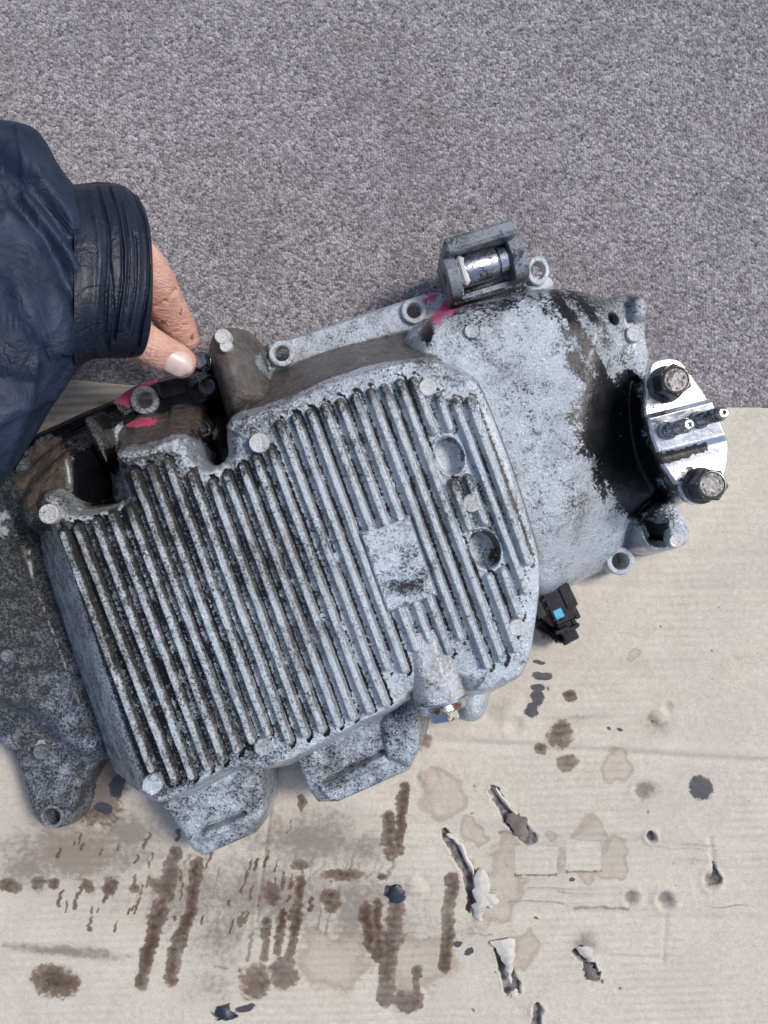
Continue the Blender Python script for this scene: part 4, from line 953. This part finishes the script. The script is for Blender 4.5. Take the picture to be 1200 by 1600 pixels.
def sweep(pts, rads, n=28, flat=1., capn=6, up=(0, 0, 1)):
    """closed finger-like tube through px points (px,py,z), rounded end; radii in mm (list of (wide, thick))"""
    c = [P3(*p) for p in pts]; m = len(c); T = np.linspace(0, m - 1, (m - 1) * 8 + 1)
    def cr(arr):
        arr = np.array(arr, float); i = np.clip(np.floor(T).astype(int), 0, m - 2); f = (T - i)[:, None]
        p = lambda k: arr[np.clip(i + k, 0, m - 1)]
        return .5 * (2 * p(0) + (p(1) - p(-1)) * f + (2 * p(-1) - 5 * p(0) + 4 * p(1) - p(2)) * f ** 2 + (3 * p(0) - p(-1) - 3 * p(1) + p(2)) * f ** 3)
    C, R = cr(c), cr(rads)
    tg = np.gradient(C, axis=0); tg /= np.linalg.norm(tg, axis=1)[:, None]
    rings = [(C[i], tg[i], R[i]) for i in range(len(C))]
    for k in range(1, capn + 1):
        a_ = k / capn * math.pi / 2 * .97; rr = R[-1]
        rings.append((C[-1] + tg[-1] * rr.mean() * .95 * math.sin(a_), tg[-1], rr * math.cos(a_)))
    v, f = [], []
    for c_, t_, r_ in rings:
        sidev = np.cross(np.array(up, float), t_); sidev /= np.linalg.norm(sidev); upv = np.cross(t_, sidev)
        for k in range(n):
            a_ = 2 * math.pi * k / n; v.append(c_ + sidev * r_[0] * math.cos(a_) + upv * r_[1] * math.sin(a_))
    for i in range(len(rings) - 1):
        for k in range(n):
            k2 = (k + 1) % n; f.append((i * n + k, i * n + k2, (i + 1) * n + k2, (i + 1) * n + k))
    f.append(tuple(range(n - 1, -1, -1))); f.append(tuple((len(rings) - 1) * n + k for k in range(n)))
    return v, f
def build_hand():
    thumb = sweep([(120, 490, 92), (165, 508, 84), (205, 525, 76), (232, 540, 70.5), (255, 553, 67), (274, 562, 64.5), (285, 568, 63)],
                  [(13, 13), (11.5, 11.5), (10.6, 10), (9.9, 9.2), (9.4, 8.2), (8.9, 7.4), (8.0, 6.4)])
    index = sweep([(120, 410, 90), (170, 395, 88), (212, 402, 85), (236, 434, 76), (253, 468, 65), (270, 497, 56), (286, 522, 50), (292, 531, 48)],
                  [(13, 13), (11, 11.5), (10.6, 11), (11.0, 10.6), (10.6, 9.8), (9.8, 9.2), (8.2, 7.8), (6.8, 6.8)])
    palm = sweep([(30, 450, 100), (80, 450, 96), (120, 448, 88), (160, 445, 78), (185, 440, 72)], [(26, 22), (30, 24), (34, 24), (30, 25), (20, 20)])
    others = []
    for k, (y0, zz) in enumerate(((398, 64), (408, 50), (424, 40))):      # the three curled fingers, hidden under the forefinger
        others.append(sweep([(120, 430, 84 - 9 * k), (175, y0, zz + 10), (218, y0 + 8, zz + 4), (232 - 4 * k, y0 + 34, zz), (214 - 4 * k, y0 + 58, zz - 2), (190 - 4 * k, y0 + 62, zz)],
                            [(10, 10), (9.4, 9.4), (9 - .5 * k, 9 - .5 * k), (8.6 - .6 * k, 8.6 - .6 * k), (8 - .6 * k, 8 - .6 * k), (7 - .6 * k, 7 - .6 * k)]))
    web = sweep([(150, 460, 84), (190, 462, 76), (208, 472, 66), (216, 480, 58)], [(14, 12), (13, 11), (9, 8), (7, 5)])
    v, f = join(palm, thumb, index, web, *others)
    me = bpy.data.meshes.new('hand_src'); me.from_pydata((np.array(v) * .001).tolist(), [], f); me.update()
    tmp = bpy.data.objects.new('hand_src', me); COL.objects.link(tmp)
    md = tmp.modifiers.new('r', 'REMESH'); md.mode = 'VOXEL'; md.voxel_size = .0008
    sm = tmp.modifiers.new('s', 'SMOOTH'); sm.factor = .5; sm.iterations = 4
    dg = bpy.context.evaluated_depsgraph_get(); dg.update()
    out = bpy.data.meshes.new_from_object(tmp.evaluated_get(dg)); out.name = 'hand'
    bpy.data.objects.remove(tmp); bpy.data.meshes.remove(me)
    out.shade_smooth()
    co = np.zeros(len(out.vertices) * 3, np.float32); out.vertices.foreach_get('co', co); co = co.reshape(-1, 3) * 1000
    px, py = to_px(co[:, 0], co[:, 1], co[:, 2])
    nrm = np.zeros_like(co).ravel(); out.vertices.foreach_get('normal', nrm); nrm = nrm.reshape(-1, 3)
    # knuckle creases on thumb and forefinger
    dz = np.zeros(len(co))
    for a_, b_, wd, amp in (((236, 512), (222, 548), 1.8, .9), ((243, 518), (231, 556), 1.5, .8), ((228, 508), (216, 545), 1.8, .7), ((250, 522), (240, 560), 1.4, .6), ((234, 482), (262, 470), 1.9, 1.0), ((262, 470), (276, 452), 1.8, .9), ((270, 522), (296, 505), 1.7, .8)):
        dz -= amp * np.exp(-(dseg(px, py + 2 * np.sin(px * .4), a_, b_)[0] / wd) ** 2)
    co = co + nrm * dz[:, None]
    out.vertices.foreach_set('co', (co * .001).astype(np.float32).ravel())
    dirt = .75 * np.exp(-((px - 254) / 8) ** 2 - ((py - 503) / 5) ** 2) + .72 * np.exp(-((px - 283) / 4) ** 2 - ((py - 487) / 12) ** 2) + .8 * np.exp(-((px - 300) / 5) ** 2 - ((py - 528) / 12) ** 2) + .6 * np.exp(-((px - 262) / 14) ** 2 - ((py - 585) / 6) ** 2) + .5 * np.exp(-((px - 270) / 14) ** 2 - ((py - 500) / 10) ** 2)
    at = out.attributes.new('dirt', 'FLOAT', 'POINT'); at.data.foreach_set('value', dirt.astype(np.float32)); out.update()
    h = link('hand', out, M_SKIN, person)
    # thumb nail: a curved shell lying on the thumb's upper side
    ax = P3(285, 568, 63) - P3(255, 553, 67); ax /= np.linalg.norm(ax); sd = np.cross(np.array([0, 0, 1.]), ax); sd /= np.linalg.norm(sd); upv = np.cross(ax, sd)
    c = P3(279, 567, 71.3); v, f = [], []; nu, nv = 14, 14
    for i in range(nu + 1):
        u = -1 + 2 * i / nu
        for k in range(nv + 1):
            t = -1 + 2 * k / nv
            # superellipse outline: squarish root, rounded tip
            wv = 6.3 * (1 - abs(u) ** (3.2 if u > 0 else 4.5) * .55)
            a_ = t * .95; hh = (math.cos(a_) - 1) * 5.2 - .9 * max(u, 0) ** 2 - .5 * (u < -.85)
            v.append(c + ax * u * 7.4 * (1 - .10 * t * t * (1 if u > 0 else -.6)) + sd * wv * math.sin(a_) / math.sin(.95) + upv * hh)
    for i in range(nu):
        for k in range(nv):
            a_ = i * (nv + 1) + k; f.append((a_, a_ + nv + 1, a_ + nv + 2, a_ + 1))
    mk('thumb_nail', v, f, M_NAIL, h, sharp=None)
build_hand()
